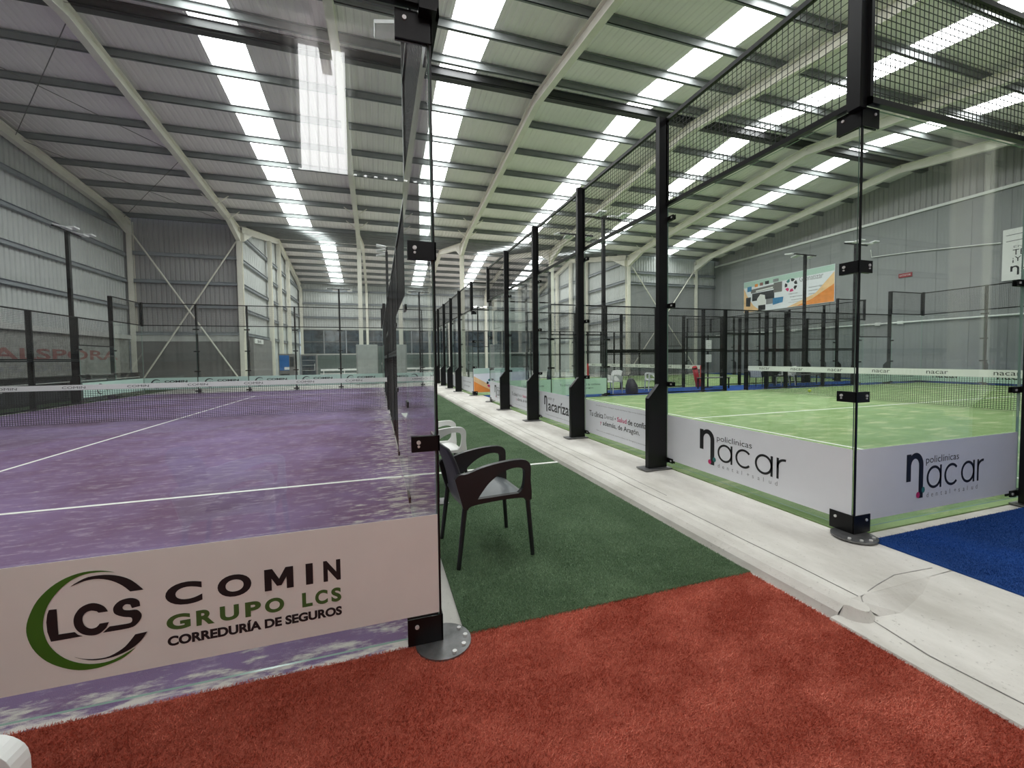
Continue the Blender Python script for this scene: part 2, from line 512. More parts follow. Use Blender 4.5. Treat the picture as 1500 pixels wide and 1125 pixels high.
for a, b in SKY:
    roof_sheet(a, b, -8.3, PUR1[3], zb1)
    for y0, y1 in zip(edges[:-1], edges[1:]):
        if y1 - y0 < 0.2: continue
        skylight(a, b, y0, y1, zb1)
SKY2 = [(-4.35, -3.25), (1.95, 3.0), (8.3, 9.3), (13.6, 14.6)]
PUR2 = [25.4 + 1.36 * i for i in range(13)]
for (y0, y1) in ((24.0, 33.0), (33.0, 42.4)):
    for a, b in spans(-7.7, 17.5, SKY2):
        roof_sheet(a, b, y0, y1, zb2)
e2 = [24.6] + PUR2[:12] + [41.6]
for a, b in SKY2:
    roof_sheet(a, b, 24.0, 24.6, zb2)
    roof_sheet(a, b, 41.6, 42.0, zb2)
    for y0, y1 in zip(e2[:-1], e2[1:]):
        skylight(a, b, y0, y1, zb2)
def purlin(y, x0, x1, zf, dark=False):
    z = zf(y) + 0.37
    mb = MB()
    mb.box((x0, y - 0.008, z), (x1, y + 0.008, z + 0.21))
    mb.box((x0, y - 0.008, z), (x1, y + 0.062, z + 0.014))
    mb.box((x0, y - 0.062, z + 0.198), (x1, y + 0.008, z + 0.212))
    if dark:
        mb.box((x0, y + 0.06, z - 0.03), (x1, y + 0.27, z + 0.02))  # plank added to stand in for the band of shade along the ridge
    mb.build('purlin', M['ridge_shade' if dark else 'purlin'], ceil)
for y in PUR1: purlin(y, -12.2, 25.0, zb1, y == 11.0)
for y in PUR2: purlin(y, -7.25, 17.1, zb2)
def ibeam(mb, p, q, side, w, h, tf=0.02, tw=0.014):
    """I section from p to q; h along the 'up' of the section, w along side"""
    p = Vector(p); q = Vector(q); d = (q - p).normalized(); sd = Vector(side); up = sd.cross(d).normalized()
    if up.z < 0: up = -up
    for o, hw, ht in ((h / 2 - tf / 2, w / 2, tf / 2), (-h / 2 + tf / 2, w / 2, tf / 2), (0, tw / 2, h / 2 - tf)):
        c = p + up * o; e = q + up * o
        a = sd * hw; b = up * ht
        V = [c - a - b, c + a - b, c + a + b, c - a + b, e - a - b, e + a - b, e + a + b, e - a + b]
        mb.add(V, [(0, 1, 2, 3), (7, 6, 5, 4), (4, 5, 1, 0), (5, 6, 2, 1), (6, 7, 3, 2), (7, 4, 0, 3)])
def rafter(x, y0, y1, zf, haunch=None, wd=0.2):
    mb = MB(); h = 0.36
    ibeam(mb, (x, y0, zf(y0) + h / 2), (x, y1, zf(y1) + h / 2), (1, 0, 0), wd, h)
    if haunch is not None:
        yh, sgn = haunch
        V = []
        for dx in (-wd / 2, wd / 2):
            V += [(x + dx, yh, zf(yh) - 0.42), (x + dx, yh + sgn * 1.6, zf(yh + sgn * 1.6)), (x + dx, yh, zf(yh) + 0.02)]
        mb.add(V, [(0, 1, 2), (5, 4, 3), (0, 3, 4, 1), (1, 4, 5, 2), (2, 5, 3, 0)])
    mb.build('rafter', M['cream'], ceil, fix=True)
for x in BAYX[:-1]:
    rafter(x + (0.15 if x < -12 else 0), 11.0, 23.9, zb1, (23.9, -1))
    rafter(x + (0.15 if x < -12 else 0), -8.0, 11.0, zb1)
for x in BAYX[1:6]:
    sx = 0.12 if x < -7 else (-0.12 if x > 17 else 0)
    rafter(x + sx, 24.1, 33.0, zb2, (24.1, 1))
    rafter(x + sx, 33.0, 41.9, zb2, (41.9, -1))
# small knee braces on the rafters and a thin roof cross brace in the end bay
for x in BAYX[1:6]:
    for y in (20.6, 22.2):
        for sx in (-1, 1):
            mb = MB(); mb.bar((x, y, zb1(y) + 0.02), (x + sx * 0.55, y, zb1(y) + 0.45), 0.04)
            mb.build('knee_brace', M['cream'], ceil)
for a, b in (((-12.1, 11.3), (-7.3, 17.2)), ((-7.3, 11.3), (-12.1, 17.2)), ((-12.1, 17.4), (-7.3, 23.6)), ((-7.3, 17.4), (-12.1, 23.6))):
    mb = MB(); mb.tube([(a[0], a[1], zb1(a[1]) + 0.3), (b[0], b[1], zb1(b[1]) + 0.3)], 0.012, 6)
    mb.build('brace_rod', M['panelgrey'], ceil)

# columns ------------------------------------------------------------------
def column(x, y, top, name='column', w=0.22, h=0.34):
    mb = MB()
    ibeam(mb, (x, y, -0.012), (x, y, top), (1, 0, 0), w, h, 0.022, 0.016)
    mb.box((x - 0.2, y - 0.26, -0.012), (x + 0.2, y + 0.26, 0.0))
    return struct(mb.build(name, M['cream'], fix=True))
for x in BAYX[1:7]:
    column(x, 24.0, zb1(24) + 0.3)
column(-12.05, 24.0, zb1(24) + 0.3)
column(11.1, -3.1, zb1(-3.1) + 0.1, w=0.3, h=0.5)
for x in (-7.1, -1.15, 4.96, 11.1, 16.95): column(x, 41.8, zb2(41.8))
for y in (30.0, 36.0):
    column(-7.1, y, zb2(y)); column(16.95, y, zb2(y))
column(-7.13, 33.0, zb2(33)); column(16.97, 33.0, zb2(33))

# walls ---------------------------------------------------------------------
def wall(name, parts):
    """first part is the wall's own mesh; further ones are children"""
    root = None
    for nm, mb, m in parts:
        o = mb.build(nm if root else name, m, root)
        if root is None: root = struct(o)
    return root
def sheet_y(x0, x1, y, z0, z1, sgn=1, pitch=0.22):
    V, F = corrugate(x0, x1, lambda a, b, d: (a, y + sgn * d, b), z0, z1, pitch, 0.035)
    return MB().add(V, F)
def sheet_x(y0, y1, x, z0, ztop, sgn=1, pitch=0.22):
    V, F = corrugate(y0, y1, lambda a, b, d: (x + sgn * d, a, z0 if b == 0 else ztop(a)), 0, 1, pitch, 0.035)
    return MB().add(V, F)
def girt(x0, y0, x1, y1, z):
    mb = MB()
    mb.bar((x0, y0, z), (x1, y1, z), 0.02, 0.16); mb.bar((x0, y0, z + 0.08), (x1, y1, z + 0.08), 0.14, 0.012); mb.bar((x0, y0, z - 0.08), (x1, y1, z - 0.08), 0.14, 0.012)
    return ('girt', mb, M['girt'])
top1 = lambda y: zb1(y) + SH + 0.05
top2 = lambda y: zb2(y) + SH + 0.05
def grid_brace(x0, x1, y, z0, z1):
    r = []
    for a, b in (((x0, z1), (x1, z0)), ((x1, z1), (x0, z0))):
        mb = MB(); mb.tube([(a[0], y, a[1]), (b[0], y, b[1])], 0.04, 8)
        r.append(('brace', mb, M['cream'])); y += 0.05
    return r

# left wall
wl = wall('wall_left', [('wall_left', sheet_x(-8.3, 24.3, -12.3, 2.55, top1, -1), M['sheet'])] +
          [girt(-12.2, -8, -12.2, 23.8, z) for z in (4.2, 5.55, 6.85, 8.1)])
mb = MB(); mb.box((-12.45, -8, -0.012), (-12.28, 24, 2.6)); lowl = mb.build('block_base', M['block'], wl)
mb = MB(); mb.box((-12.28, -8, 2.6), (-12.1, 23.8, 2.8)); mb.build('ledge', M['wallwhite'], wl)
for k in range(15):
    mb = MB(); mb.box((-12.30, 10, 0.2 + 0.17 * k), (-12.272, 23.8, 0.345 + 0.17 * k))
    mb.build('plank', M['block'], wl)
pl = Plane((-12.27, 0, 0), (0, 1, 0), (1, 0, 0), 0.002)
pl.text('INSTALSPORA', 12.6, 22.9, 1.55, 1.98, M['ink_red'], wl, 0.02)
pl.text('605 532', 15.0, 20.0, 1.12, 1.34, M['ink_grey'], wl, 0.01)
# left return wall facing the camera beyond the purple court
wr = wall('wall_rear_left', [('w', sheet_y(-12.6, -7.2, 24.12, 2.7, top1(24), 1), M['sheet_dark'])] +
          [girt(-12.2, 24.02, -7.3, 24.02, z) for z in (2.92, 4.36, 5.6, 7.0)] + grid_brace(-11.9, -7.35, 23.85, 0.3, 7.9))
mb = MB(); mb.box((-12.3, 24.05, -0.012), (-7.25, 24.2, 2.75)); mb.build('lower_panel', M['panelgrey'], wr)
mb = MB(); mb.box((-12.3, 24.02, 2.5), (-7.25, 24.06, 2.86)); mb.build('fascia', M['wallwhite'], wr)
# far hall
wall('wall_far_left', [('w', sheet_x(23.95, 42.3, -7.35, 0, top2, -1), M['sheet'])] + [girt(-7.25, 24.2, -7.25, 41.9, z) for z in (2.92, 4.25, 5.6, 6.95, 8.3)])
wf = wall('wall_far', [('w', sheet_y(-7.6, 17.5, 42.1, 4.45, top2(42), 1), M['sheet'])] + [girt(-7.2, 42.0, 17.0, 42.0, z) for z in (5.6, 6.95, 8.2)])
wall('wall_far_right', [('w', sheet_x(23.95, 42.3, 17.2, 0, top2, 1), M['sheet'])] + [girt(17.1, 24.2, 17.1, 41.9, z) for z in (2.92, 4.25, 5.6, 6.95, 8.3)])
mb = MB(); mb.box((-7.3, 42.02, -0.012), (17.1, 42.2, 2.0)); mb.build('wainscot', M['dark_green_panel'], wf)
mb = MB(); mb.box((-7.3, 41.98, 1.95), (17.1, 42.06, 2.05)); mb.build('sill', M['wallwhite'], wf)
mb = MB(); mb.box((-7.3, 41.98, 4.42), (17.1, 42.06, 4.56)); mb.build('flashing', M['wallwhite'], wf)
wn = 0
for k in range(12):
    x0 = -7.2 + 2.02 * k
    mb = MB(); mb.box((x0, 42.08, 2.05), (x0 + 2.0, 42.12, 4.42))
    wn += 1
    fr = MB()
    for a, b in (((x0, 42.0, 2.05), (x0 + 0.05, 42.08, 4.42)), ((x0 + 1.95, 42.0, 2.05), (x0 + 2.0, 42.08, 4.42)), ((x0, 42.0, 3.2), (x0 + 2, 42.06, 3.26)), ((x0, 42.0, 2.05), (x0 + 2, 42.08, 2.11)), ((x0, 42.0, 4.36), (x0 + 2, 42.08, 4.42))):
        fr.box(a, b)
    wo = struct(fr.build('window_%d' % wn, M['panelgrey']))
    mb.build('pane', M['window_dark'], wo)
# right wall
rw = wall('wall_right', [('w', MB().box((25.0, -8.3, -0.012), (25.25, 24.3, 8.28)), M['wallgrey']), ('cladding', sheet_x(-8.3, 24.3, 25.02, 8.2, top1, 1), M['sheet_dark'])])
for k in range(27):                                   # upright joints between the precast wall panels
    mb = MB(); mb.box((24.985, -7.4 + 1.2 * k, 0.0), (25.0, -6.25 + 1.2 * k, 8.2)); mb.build('wall_panel', M['wallgrey'], rw)
mb = MB(); mb.box((24.90, -8, 8.24), (25.0, 24, 8.36)); struct(mb.build('trim_1', M['white']))
wall('wall_rear_right', [('w', MB().box((17.1, 24.05, -0.012), (25.0, 24.25, 6.75)), M['wallgrey']), ('cladding', sheet_y(17.0, 25.3, 24.12, 6.7, top1(24), 1), M['sheet'])] +
     [girt(17.2, 24.0, 25.0, 24.0, z) for z in (6.75, 7.55)] + grid_brace(17.3, 22.85, 23.8, 0.6, 7.9))
# wall behind the camera, with a backlit translucent sheet high up and daylight leaking under the sheeting
wb = wall('wall_front', [('w', sheet_y(-12.6, 25.3, -8.05, 0, top1(-8), -1), M['sheet'])] + [girt(-12.2, -7.95, 25.0, -7.95, z) for z in (1.5, 2.9, 4.3, 5.4)])
for k in range(5):
    x0 = -1.72 + 0.185 * k
    mb = MB(); mb.box((x0, -7.99, 5.52), (x0 + 0.15, -7.96, 8.15), 0); mb.box((x0 + 0.15, -7.985, 5.52), (x0 + 0.185, -7.965, 8.15), 1)
    mb.build('glowing_sheet', [M['backlit'], M['backlit_rib']], wb)
for bx in (-11.8, -10.1, -8.4, 1.6):                     # added glowing sheets, out of view, to light the banner and red carpet
    for k in range(6):
        x0 = bx + 0.185 * k
        mb = MB(); mb.box((x0, -7.99, 5.52), (x0 + 0.15, -7.96, 8.15), 0); mb.box((x0 + 0.15, -7.985, 5.52), (x0 + 0.185, -7.965, 8.15), 1)
        mb.build('glowing_sheet', [M['backlit'], M['backlit_rib']], wb)
for k in range(16):
    x0 = -2.0 + 0.22 * k
    if -1.75 < x0 < -0.85: continue
    mb = MB(); mb.box((x0, -7.99, 5.50), (x0 + 0.07, -7.96, 5.55)); mb.build('daylight_gap', M['backlit'], wb)

# ================================================================== CARPETS
def carpet(name, label, cat, x0, x1, y0, y1, z, mat, th=0.012):
    mb = MB(); mb.box((x0, y0, z - th), (x1, y1, z))
    return tag(mb.build(name, mat), label, cat)
def tufts(parent, x0, x1, y0, y1, z, n, h, wd, mat, seed, lean=(0, 0), thin=1.0):
    """short upright blades as one part of the carpet"""
    r = np.random.default_rng(seed)
    bx = r.uniform(x0, x1, n); by = y0 + (y1 - y0) * r.uniform(0, 1, n) ** thin
    th = r.uniform(0, 2 * np.pi, n); ln = r.normal(0, 0.5, (n, 2)) * h + np.array(lean) * h
    hh = h * r.uniform(0.6, 1.15, n)
    V = np.zeros((n, 3, 3))
    V[:, 0, 0] = bx - np.cos(th) * wd / 2; V[:, 0, 1] = by - np.sin(th) * wd / 2
    V[:, 1, 0] = bx + np.cos(th) * wd / 2; V[:, 1, 1] = by + np.sin(th) * wd / 2
    V[:, 2, 0] = bx + ln[:, 0]; V[:, 2, 1] = by + ln[:, 1]
    V[:, 0:2, 2] = z - 0.001; V[:, 2, 2] = z + hh
    me = bpy.data.meshes.new('pile')
    me.vertices.add(n * 3); me.vertices.foreach_set('co', V.ravel())
    me.loops.add(n * 3); me.loops.foreach_set('vertex_index', np.arange(n * 3, dtype=np.int32))
    me.polygons.add(n); me.polygons.foreach_set('loop_start', np.arange(0, n * 3, 3, dtype=np.int32))
    me.update(calc_edges=True)
    me.materials.append(mat)
    o = bpy.data.objects.new('pile', me); COL.objects.link(o); o.parent = parent; o['kind'] = 'stuff'
    return o
def blade_mat(name, cols, patch_scale, stretch=(1, 1, 1)):
    m, nt, p = new_mat(name)
    p.inputs['Roughness'].default_value = 0.7
    p.inputs['Specular IOR Level'].default_value = 0.2
    n1 = noise(nt, 160, 1, 0.5)
    n2 = noise(nt, patch_scale, 6, 0.65, stretch)
    a = ramp(nt, n1.outputs['Fac'], [(0.3, cols[0]), (0.7, cols[1])]).outputs['Color']
    b = ramp(nt, n1.outputs['Fac'], [(0.3, cols[1]), (0.7, cols[2])]).outputs['Color']
    f = ramp(nt, n2.outputs['Fac'], [(0.44, (0, 0, 0)), (0.62, (1, 1, 1))]).outputs['Color']
    lnk(nt, mix(nt, f, a, b), p.inputs['Base Color'])
    return m
M['red_blade'] = blade_mat('red_blades', [(0.29, 0.048, 0.028), (0.58, 0.122, 0.072), (0.82, 0.31, 0.22)], 2.2, (1, 1.6, 1))
M['green_blade'] = blade_mat('green_blades', [(0.095, 0.16, 0.085), (0.21, 0.315, 0.18), (0.29, 0.40, 0.25)], 1.5)
M['blue_blade'] = blade_mat('blue_blades', [(0.012, 0.042, 0.16), (0.02, 0.085, 0.33), (0.03, 0.115, 0.44)], 1.2)

red = carpet('turf_carpet', 'rust red artificial turf carpet filling the foreground', 'carpet', -6.0, 1.985, -7.9, 0.0, 0.0, M['red'])
tufts(red, -2.4, 1.99, -1.75, 0.008, 0.0, 420000, 0.011, 0.0034, M['red_blade'], 1, (0.25, -0.2))
gr = carpet('turf_carpet', 'dark green artificial turf strip running down the aisle', 'carpet', 0.13, 2.0, 0.0, 23.5, -0.001, M['green'])
tufts(gr, 0.13, 2.0, 0.012, 14.0, 0.0, 420000, 0.009, 0.0032, M['green_blade'], 2, (0, 0), 2.0)
mb = MB(); mb.box((0.13, 2.99, 0.0), (2.0, 3.04, 0.0085)); mb.build('court_line', M['line'], gr)
bl = carpet('turf_carpet', 'royal blue artificial turf beside the pale kerb at the right corner', 'carpet', 3.0, 12.0, -7.9, -0.07, 0.1, M['blue'])
tufts(bl, 3.0, 5.6, -1.4, -0.07, 0.1, 120000, 0.009, 0.003, M['blue_blade'], 3)
carpet('turf_carpet', 'blue artificial turf strip with chairs between the two green courts', 'carpet', 3.3, 24.5, 10.15, 12.24, 0.1, M['blue'])
carpet('turf_carpet', 'blue artificial turf strip along the foot of the grey wall', 'carpet', 23.1, 24.95, -2.0, 23.5, 0.1, M['blue'])
carpet('turf_carpet', 'green turf strip outside the purple court along the boarded wall', 'carpet', -12.1, -10.2, 2.0, 23.8, 0.0, M['green'])

# ================================================================== COURTS
def net_wires(x_dir, P, D, s0, s1, z0, z1, pitch, wd, mat, name, parent, N, off=0.0):
    mb = MB()
    k = int(round((s1 - s0) / pitch)); j = int(round((z1 - z0) / pitch))
    h = wd / 2
    for i in range(k + 1):
        s = s0 + (s1 - s0) * i / k
        mb.obox(P, D, N, s - h, s + h, off - h, off + h, z0, z1)
    for i in range(j + 1):
        z = z0 + (z1 - z0) * i / j
        mb.obox(P, D, N, s0, s1, off - h, off + h, z - h, z + h)
    o = mb.build(name, mat, parent)
    o['kind'] = 'stuff'
    return o

GT = 0.006
def glass_panel(parent, P, D, N, s0, s1, z0, z1):
    mb = MB()
    mb.obox(P, D, N, s0 + 0.004, s1 - 0.004, -GT, GT, z0, z1, 0, [1, 1, 0, 1, 0, 1])
    return mb.build('glass_panel', [M['glass'], M['glass_edge']], parent)
def post(parent, P, D, N, s, z0, ztop, gus=True):
    mb = MB(); h = 0.03
    mb.obox(P, D, N, s - h, s + h, 0.03, 0.14, z0, ztop)
    if gus:
        q = [P + D * (s + a) + N * o for a in (-h, h) for o in (0.14, 0.27)]
        V = []
        for a in (-h, h):
            for o, z in ((0.14, z0), (0.28, z0), (0.28, z0 + 0.82), (0.14, z0 + 0.98)):
                c = P + D * (s + a) + N * o; V.append((c.x, c.y, z))
        mb.add(V, [(0, 1, 2, 3), (7, 6, 5, 4), (0, 4, 5, 1), (1, 5, 6, 2), (2, 6, 7, 3)])
    o = mb.build('post', M['black'], parent, fix=True)
    b = MB(); b.obox(P, D, N, s - 0.09, s + 0.09, 0.0, 0.36 if gus else 0.2, z0, z0 + 0.012); b.build('base_plate', M['galv'], o)
    return o
def clip(parent, P, D, N, s, z):
    """clamp that holds two panes to a post"""
    mb = MB()
    mb.obox(P, D, N, s - 0.028, s + 0.028, 0.0, 0.05, z - 0.016, z + 0.016)
    mb.obox(P, D, N, s - 0.115, s + 0.115, GT + 0.003, 0.02, z - 0.026, z + 0.026)
    mb.obox(P, D, N, s - 0.115, s + 0.115, -0.016, -0.007, z - 0.026, z + 0.026)
    o = mb.build('clip', M['black'], parent)
    if (P + D * s - CAM).length < 11:
        for a in (-0.09, 0.09):
            b = MB(); b.obox(P, D, N, s + a - 0.009, s + a + 0.009, 0.02, 0.026, z - 0.009, z + 0.009); b.build('bolt', M['bolt'], o)
    return o
def mesh_panel(parent, P, D, N, s0, s1, z0, z1, off=0.03):
    f = MB(); w = 0.02
    f.obox(P, D, N, s0, s1, off - w, off + w, z1 - 0.04, z1); f.obox(P, D, N, s0, s1, off - w, off + w, z0, z0 + 0.04)
    f.obox(P, D, N, s0, s0 + 0.03, off - w, off + w, z0, z1); f.obox(P, D, N, s1 - 0.03, s1, off - w, off + w, z0, z1)
    o = f.build('mesh_frame', M['black'], parent)
    net_wires(None, P, D, s0 + 0.03, s1 - 0.03, z0 + 0.04, z1 - 0.04, 0.05, 0.004, M['wire'], 'wire_mesh', o, N, off)
    return o
def corner_bracket(parent, P, D, N, z, h, plate):
    """angle clamp around the glass corner: one leaf along the end wall (D), one along the side (-N)"""
    mb = MB()
    L = 0.155 if plate else 0.12
    mb.obox(P, D, N, -0.012, L, GT, 0.014, z, z + h)
    mb.obox(P, -N, -D, -0.014, L, GT, 0.014, z, z + h)
    mb.obox(P, D, N, 0.01, L, -0.014, -GT, z, z + h)
    mb.obox(P, -N, -D, 0.01, L, -0.014, -GT, z, z + h)
    o = mb.build('corner_clamp', M['black'], parent)
    for k in ((0.62, 0.36) if not plate else (0.7,)):
        for q, v in ((P + D * (L * 0.72) + N * 0.014, N), (P - N * (L * 0.72) - D * 0.014, -D)):
            b = MB(); b.tube([(q.x, q.y, z + h * k), (q.x + v.x * 0.006, q.y + v.y * 0.006, z + h * k)], 0.010 if k > 0.5 else 0.006, 10); b.build('bolt', M['bolt'], o)
    return o
def foot_plate(parent, P, D, N, z):
    c = P + (N * 0.015 - D * 0.015)
    mb = MB(); mb.disc((c.x, c.y), 0.135, z, z + 0.01, 28)
    o = mb.build('base_plate', M['galv'], parent)
    for t in (200, 235, 270, 305):
        q = c + (D * math.sin(math.radians(t)) + N * -math.cos(math.radians(t))) * 0.108
        b = MB(); b.disc((q.x, q.y), 0.011, z + 0.01, z + 0.02, 8); b.build('bolt', M['bolt'], o)

def end_wall(name, label, P, D, N, z, sign=None, corners=(True, True)):
    """10 m glass end wall: five panes, four posts, mesh on top"""
    t = thing(name, label, 'glass wall', (0, 0, 0))
    for k in range(5):
        glass_panel(t, P, D, N, 2 * k + (0.0 if k else 0.008), 2 * k + 2 - (0 if k < 4 else 0.008), z + 0.045, z + 3.0)
        mesh_panel(t, P, D, N, 2 * k, 2 * k + 2, z + 3.01, z + 4.0)
    for k in range(1, 5):
        post(t, P, D, N, 2 * k, z, z + 4.0)
        for h in (0.09, 0.98, 1.88, 2.87):
            clip(t, P, D, N, 2 * k, z + h)
    for i, (q, d) in enumerate(((P, D), (P + D * 10, -D))):
        mb = MB(); mb.obox(q, d, N, -0.03, 0.05, 0.0, 0.07, z + 2.98, z + 4.02); mb.build('corner_post', M['black'], t)
        if corners[i]:
            mb = MB(); mb.obox(q, d, N, -0.008, 0.0, -0.008, 0.007, z + 0.045, z + 3.0); mb.build('edge_seal', M['black'], t)
            corner_bracket(t, q, d, N, z + 0.012, 0.13, True)
            corner_bracket(t, q, d, N, z + 0.955, 0.075, False)
            corner_bracket(t, q, d, N, z + 1.87, 0.085, False)
            corner_bracket(t, q, d, N, z + 2.87, 0.13, True)
            foot_plate(t, q, d, N, z)
    if sign: sign(t)
    return t
def side_fence(name, label, P, D, N, z, s_from=0, s_to=20, sign=None, light=True):
    """20 m side: stepped glass at both ends, mesh between, two gateways by the net"""
    t = thing(name, label, 'fence')
    secs = [(0, 2, 'G3'), (2, 4, 'G2'), (4, 6, 'M'), (6, 8, 'M'), (8, 9, 'M'), (9, 10, 'D'), (10, 11, 'D'), (11, 12, 'M'), (12, 14, 'M'), (14, 16, 'M'), (16, 18, 'G2'), (18, 20, 'G3')]
    for a, b, kd in secs:
        if a < s_from or b > s_to: continue
        if kd == 'G3':
            glass_panel(t, P, D, N, a + 0.008, b - 0.008, z + 0.045, z + 3.0); mesh_panel(t, P, D, N, a, b, z + 3.01, z + 4.0)
        elif kd == 'G2':
            glass_panel(t, P, D, N, a, b, z + 0.045, z + 2.0); mesh_panel(t, P, D, N, a, b, z + 2.01, z + 3.0)
        elif kd == 'M':
            mesh_panel(t, P, D, N, a, b, z + 0.03, z + 1.5); mesh_panel(t, P, D, N, a, b, z + 1.51, z + 3.0)
        else:
            mb = MB()
            mb.obox(P, D, N, a, a + 0.03, 0.01, 0.05, z, z + 2.1); mb.obox(P, D, N, b - 0.03, b, 0.01, 0.05, z, z + 2.1); mb.obox(P, D, N, a, b, 0.01, 0.05, z + 2.07, z + 2.1)
            mb.build('gateway', M['black'], t)
            mesh_panel(t, P, D, N, a, b, z + 2.11, z + 3.0)
    for s in (2, 4, 6, 8, 9, 10, 11, 12, 14, 16, 18):
        if s < s_from or s > s_to: continue
        tall = s in (2, 18)
        post(t, P, D, N, s, z, z + (4.0 if tall else 3.0), gus=s in (2, 4, 16, 18))
        if s in (2, 18, 4, 16):
            for h in (0.09, 0.98, 1.88):
                clip(t, P, D, N, s, z + h)
    if sign: sign(t)
    return t
def court_floor(label, P, D, V, z, mat, lines=True):
    """carpet with its white lines; D along the length, V across"""
    mb = MB(); mb.obox(P, D, V, 0.0, 20.0, 0.0, 10.0, z - 0.012, z)
    t = tag(mb.build('court_turf', mat), label, 'court')
    for s0, s1, o0, o1 in ((3.03, 3.08, 0.02, 9.98), (16.92, 16.97, 0.02, 9.98), (3.08, 16.92, 4.975, 5.025)):
        mb = MB(); mb.obox(P, D, V, s0, s1, o0, o1, z, z + 0.002); mb.build('court_line', M['line'], t)
    return t
def court_net(label, P, D, V, z, words, wrap=None, flip=1, th=0.17):
    """net across the court at mid length"""
    t = thing('court_net', label, 'net')
    q = P + D * 10
    for o in (-0.02, 10.02):
        mb = MB(); c = q + V * o
        mb.tube([(c.x, c.y, z), (c.x, c.y, z + 0.95)], 0.045, 12); mb.build('net_post', M['black'], t)
        if wrap:
            mb = MB(); mb.tube([(c.x, c.y, z + 0.02), (c.x, c.y, z + 0.9)], 0.07, 12); mb.build('post_pad', wrap, t)
    net_wires(None, q, V, 0.03, 9.97, z + 0.03, z + 0.91 - th, 0.045, 0.006, M['net'], 'net_mesh', t, D)
    mb = MB(); mb.obox(q, V, D, 0.0, 10.0, -0.008, 0.008, z + 0.91 - th, z + 0.91)
    tp = mb.build('net_tape', M['white'], t)
    for k in range(8):
        c = q + V * (0.5 + 1.2 * k)
        R = V * flip
        pn = Plane((c.x, c.y, 0) if flip > 0 else ((c + V * 0.6).x, (c + V * 0.6).y, 0), R, -D, 0.0095)
        pn.text(words, 0.0, 0.42, z + 0.91 - th * 0.72, z + 0.91 - th * 0.28, M['ink'], tp)
    return t

X_, Y_ = Vector((1, 0, 0)), Vector((0, 1, 0))
W, H1 = 2.96, 0.1

def strip(t, P, D, N, s0, s1, z0, z1, mat, off=GT):
    mb = MB(); mb.obox(P, D, N, s0, s1, off, off + 0.0025, z0, z1)
    return mb.build('banner', mat, t)

# --- logos -----------------------------------------------------------------
def arc(cx, cy, rx, ry, a0, a1, n):
    return [(cx + rx * math.cos(math.radians(a0 + (a1 - a0) * i / n)), cy + ry * math.sin(math.radians(a0 + (a1 - a0) * i / n))) for i in range(n + 1)]
def ring_letter(kind, x0, x1, y0, y1, t):
    """thin round geometric letters a, c, r as polygons"""
    cx, cy = (x0 + x1) / 2, (y0 + y1) / 2; rx, ry = (x1 - x0) / 2, (y1 - y0) / 2
    if kind == 'a':
        return [[arc(cx, cy, rx, ry, 0, 351, 26), arc(cx, cy, rx - t, ry - t, 0, 351, 26)], [[(x1 - t, y0), (x1, y0), (x1, y1), (x1 - t, y1)]]]
    if kind == 'c':
        return [[arc(cx, cy, rx, ry, 42, 318, 24) + arc(cx, cy, rx - t, ry - t, 318, 42, 24)]]
    if kind == 'r':
        o = arc(x0 + rx * 1.7, y1 - ry * 0.75, rx * 1.7, ry * 0.75, 180, 80, 10); i = arc(x0 + rx * 1.7, y1 - ry * 0.75 - t * 0.1, rx * 1.7 - t, ry * 0.75 - t * 0.9, 80, 180, 10)
        return [[[(x0, y0)] + [(x0, y1 - ry)] + o + i + [(x0 + t, y0)]], [[(x0, y1 - ry), (x0 + t, y1 - ry), (x0 + t, y1), (x0, y1)]]]
def smooth(p, sharp=(), n=3):
    """closed Catmull-Rom through p; corners listed in sharp stay sharp"""
    out = []; k = len(p); sharp = set(sharp)
    for i in range(k):
        p1, p2 = p[i], p[(i + 1) % k]
        p0 = p1 if i in sharp else p[i - 1]
        p3 = p2 if (i + 1) % k in sharp else p[(i + 2) % k]
        for j in range(n):
            t = j / n
            out.append(tuple(0.5 * (2 * p1[c] + (p2[c] - p0[c]) * t + (2 * p0[c] - 5 * p1[c] + 4 * p2[c] - p3[c]) * t * t + (3 * p1[c] - p0[c] - 3 * p2[c] + p3[c]) * t ** 3) for c in (0, 1)))
    return out
def eta(pl, par, x0, x1, ytop, ybL, ybR, t, name='lettering'):
    rx = (x1 - x0) / 2; cx = (x0 + x1) / 2; cy = ytop - rx * 1.05
    lp = [(x0, ybL), (x0, ytop - t * 0.15), (x0 + t, ytop - t * 0.15), (x0 + t * 1.02, ytop - t * 0.42)] + arc(cx + t * 0.15, cy, rx - t * 0.15, rx * 1.05, 118, 0, 12) + [(x1, ybR), (x1 - t, ybR)] + \
        arc(cx, cy, rx - t, rx * 0.8 - t * 0.4, 0, 180, 12) + [(x0 + t, ybL)]
    return pl.poly([lp], M['ink'], par, name)
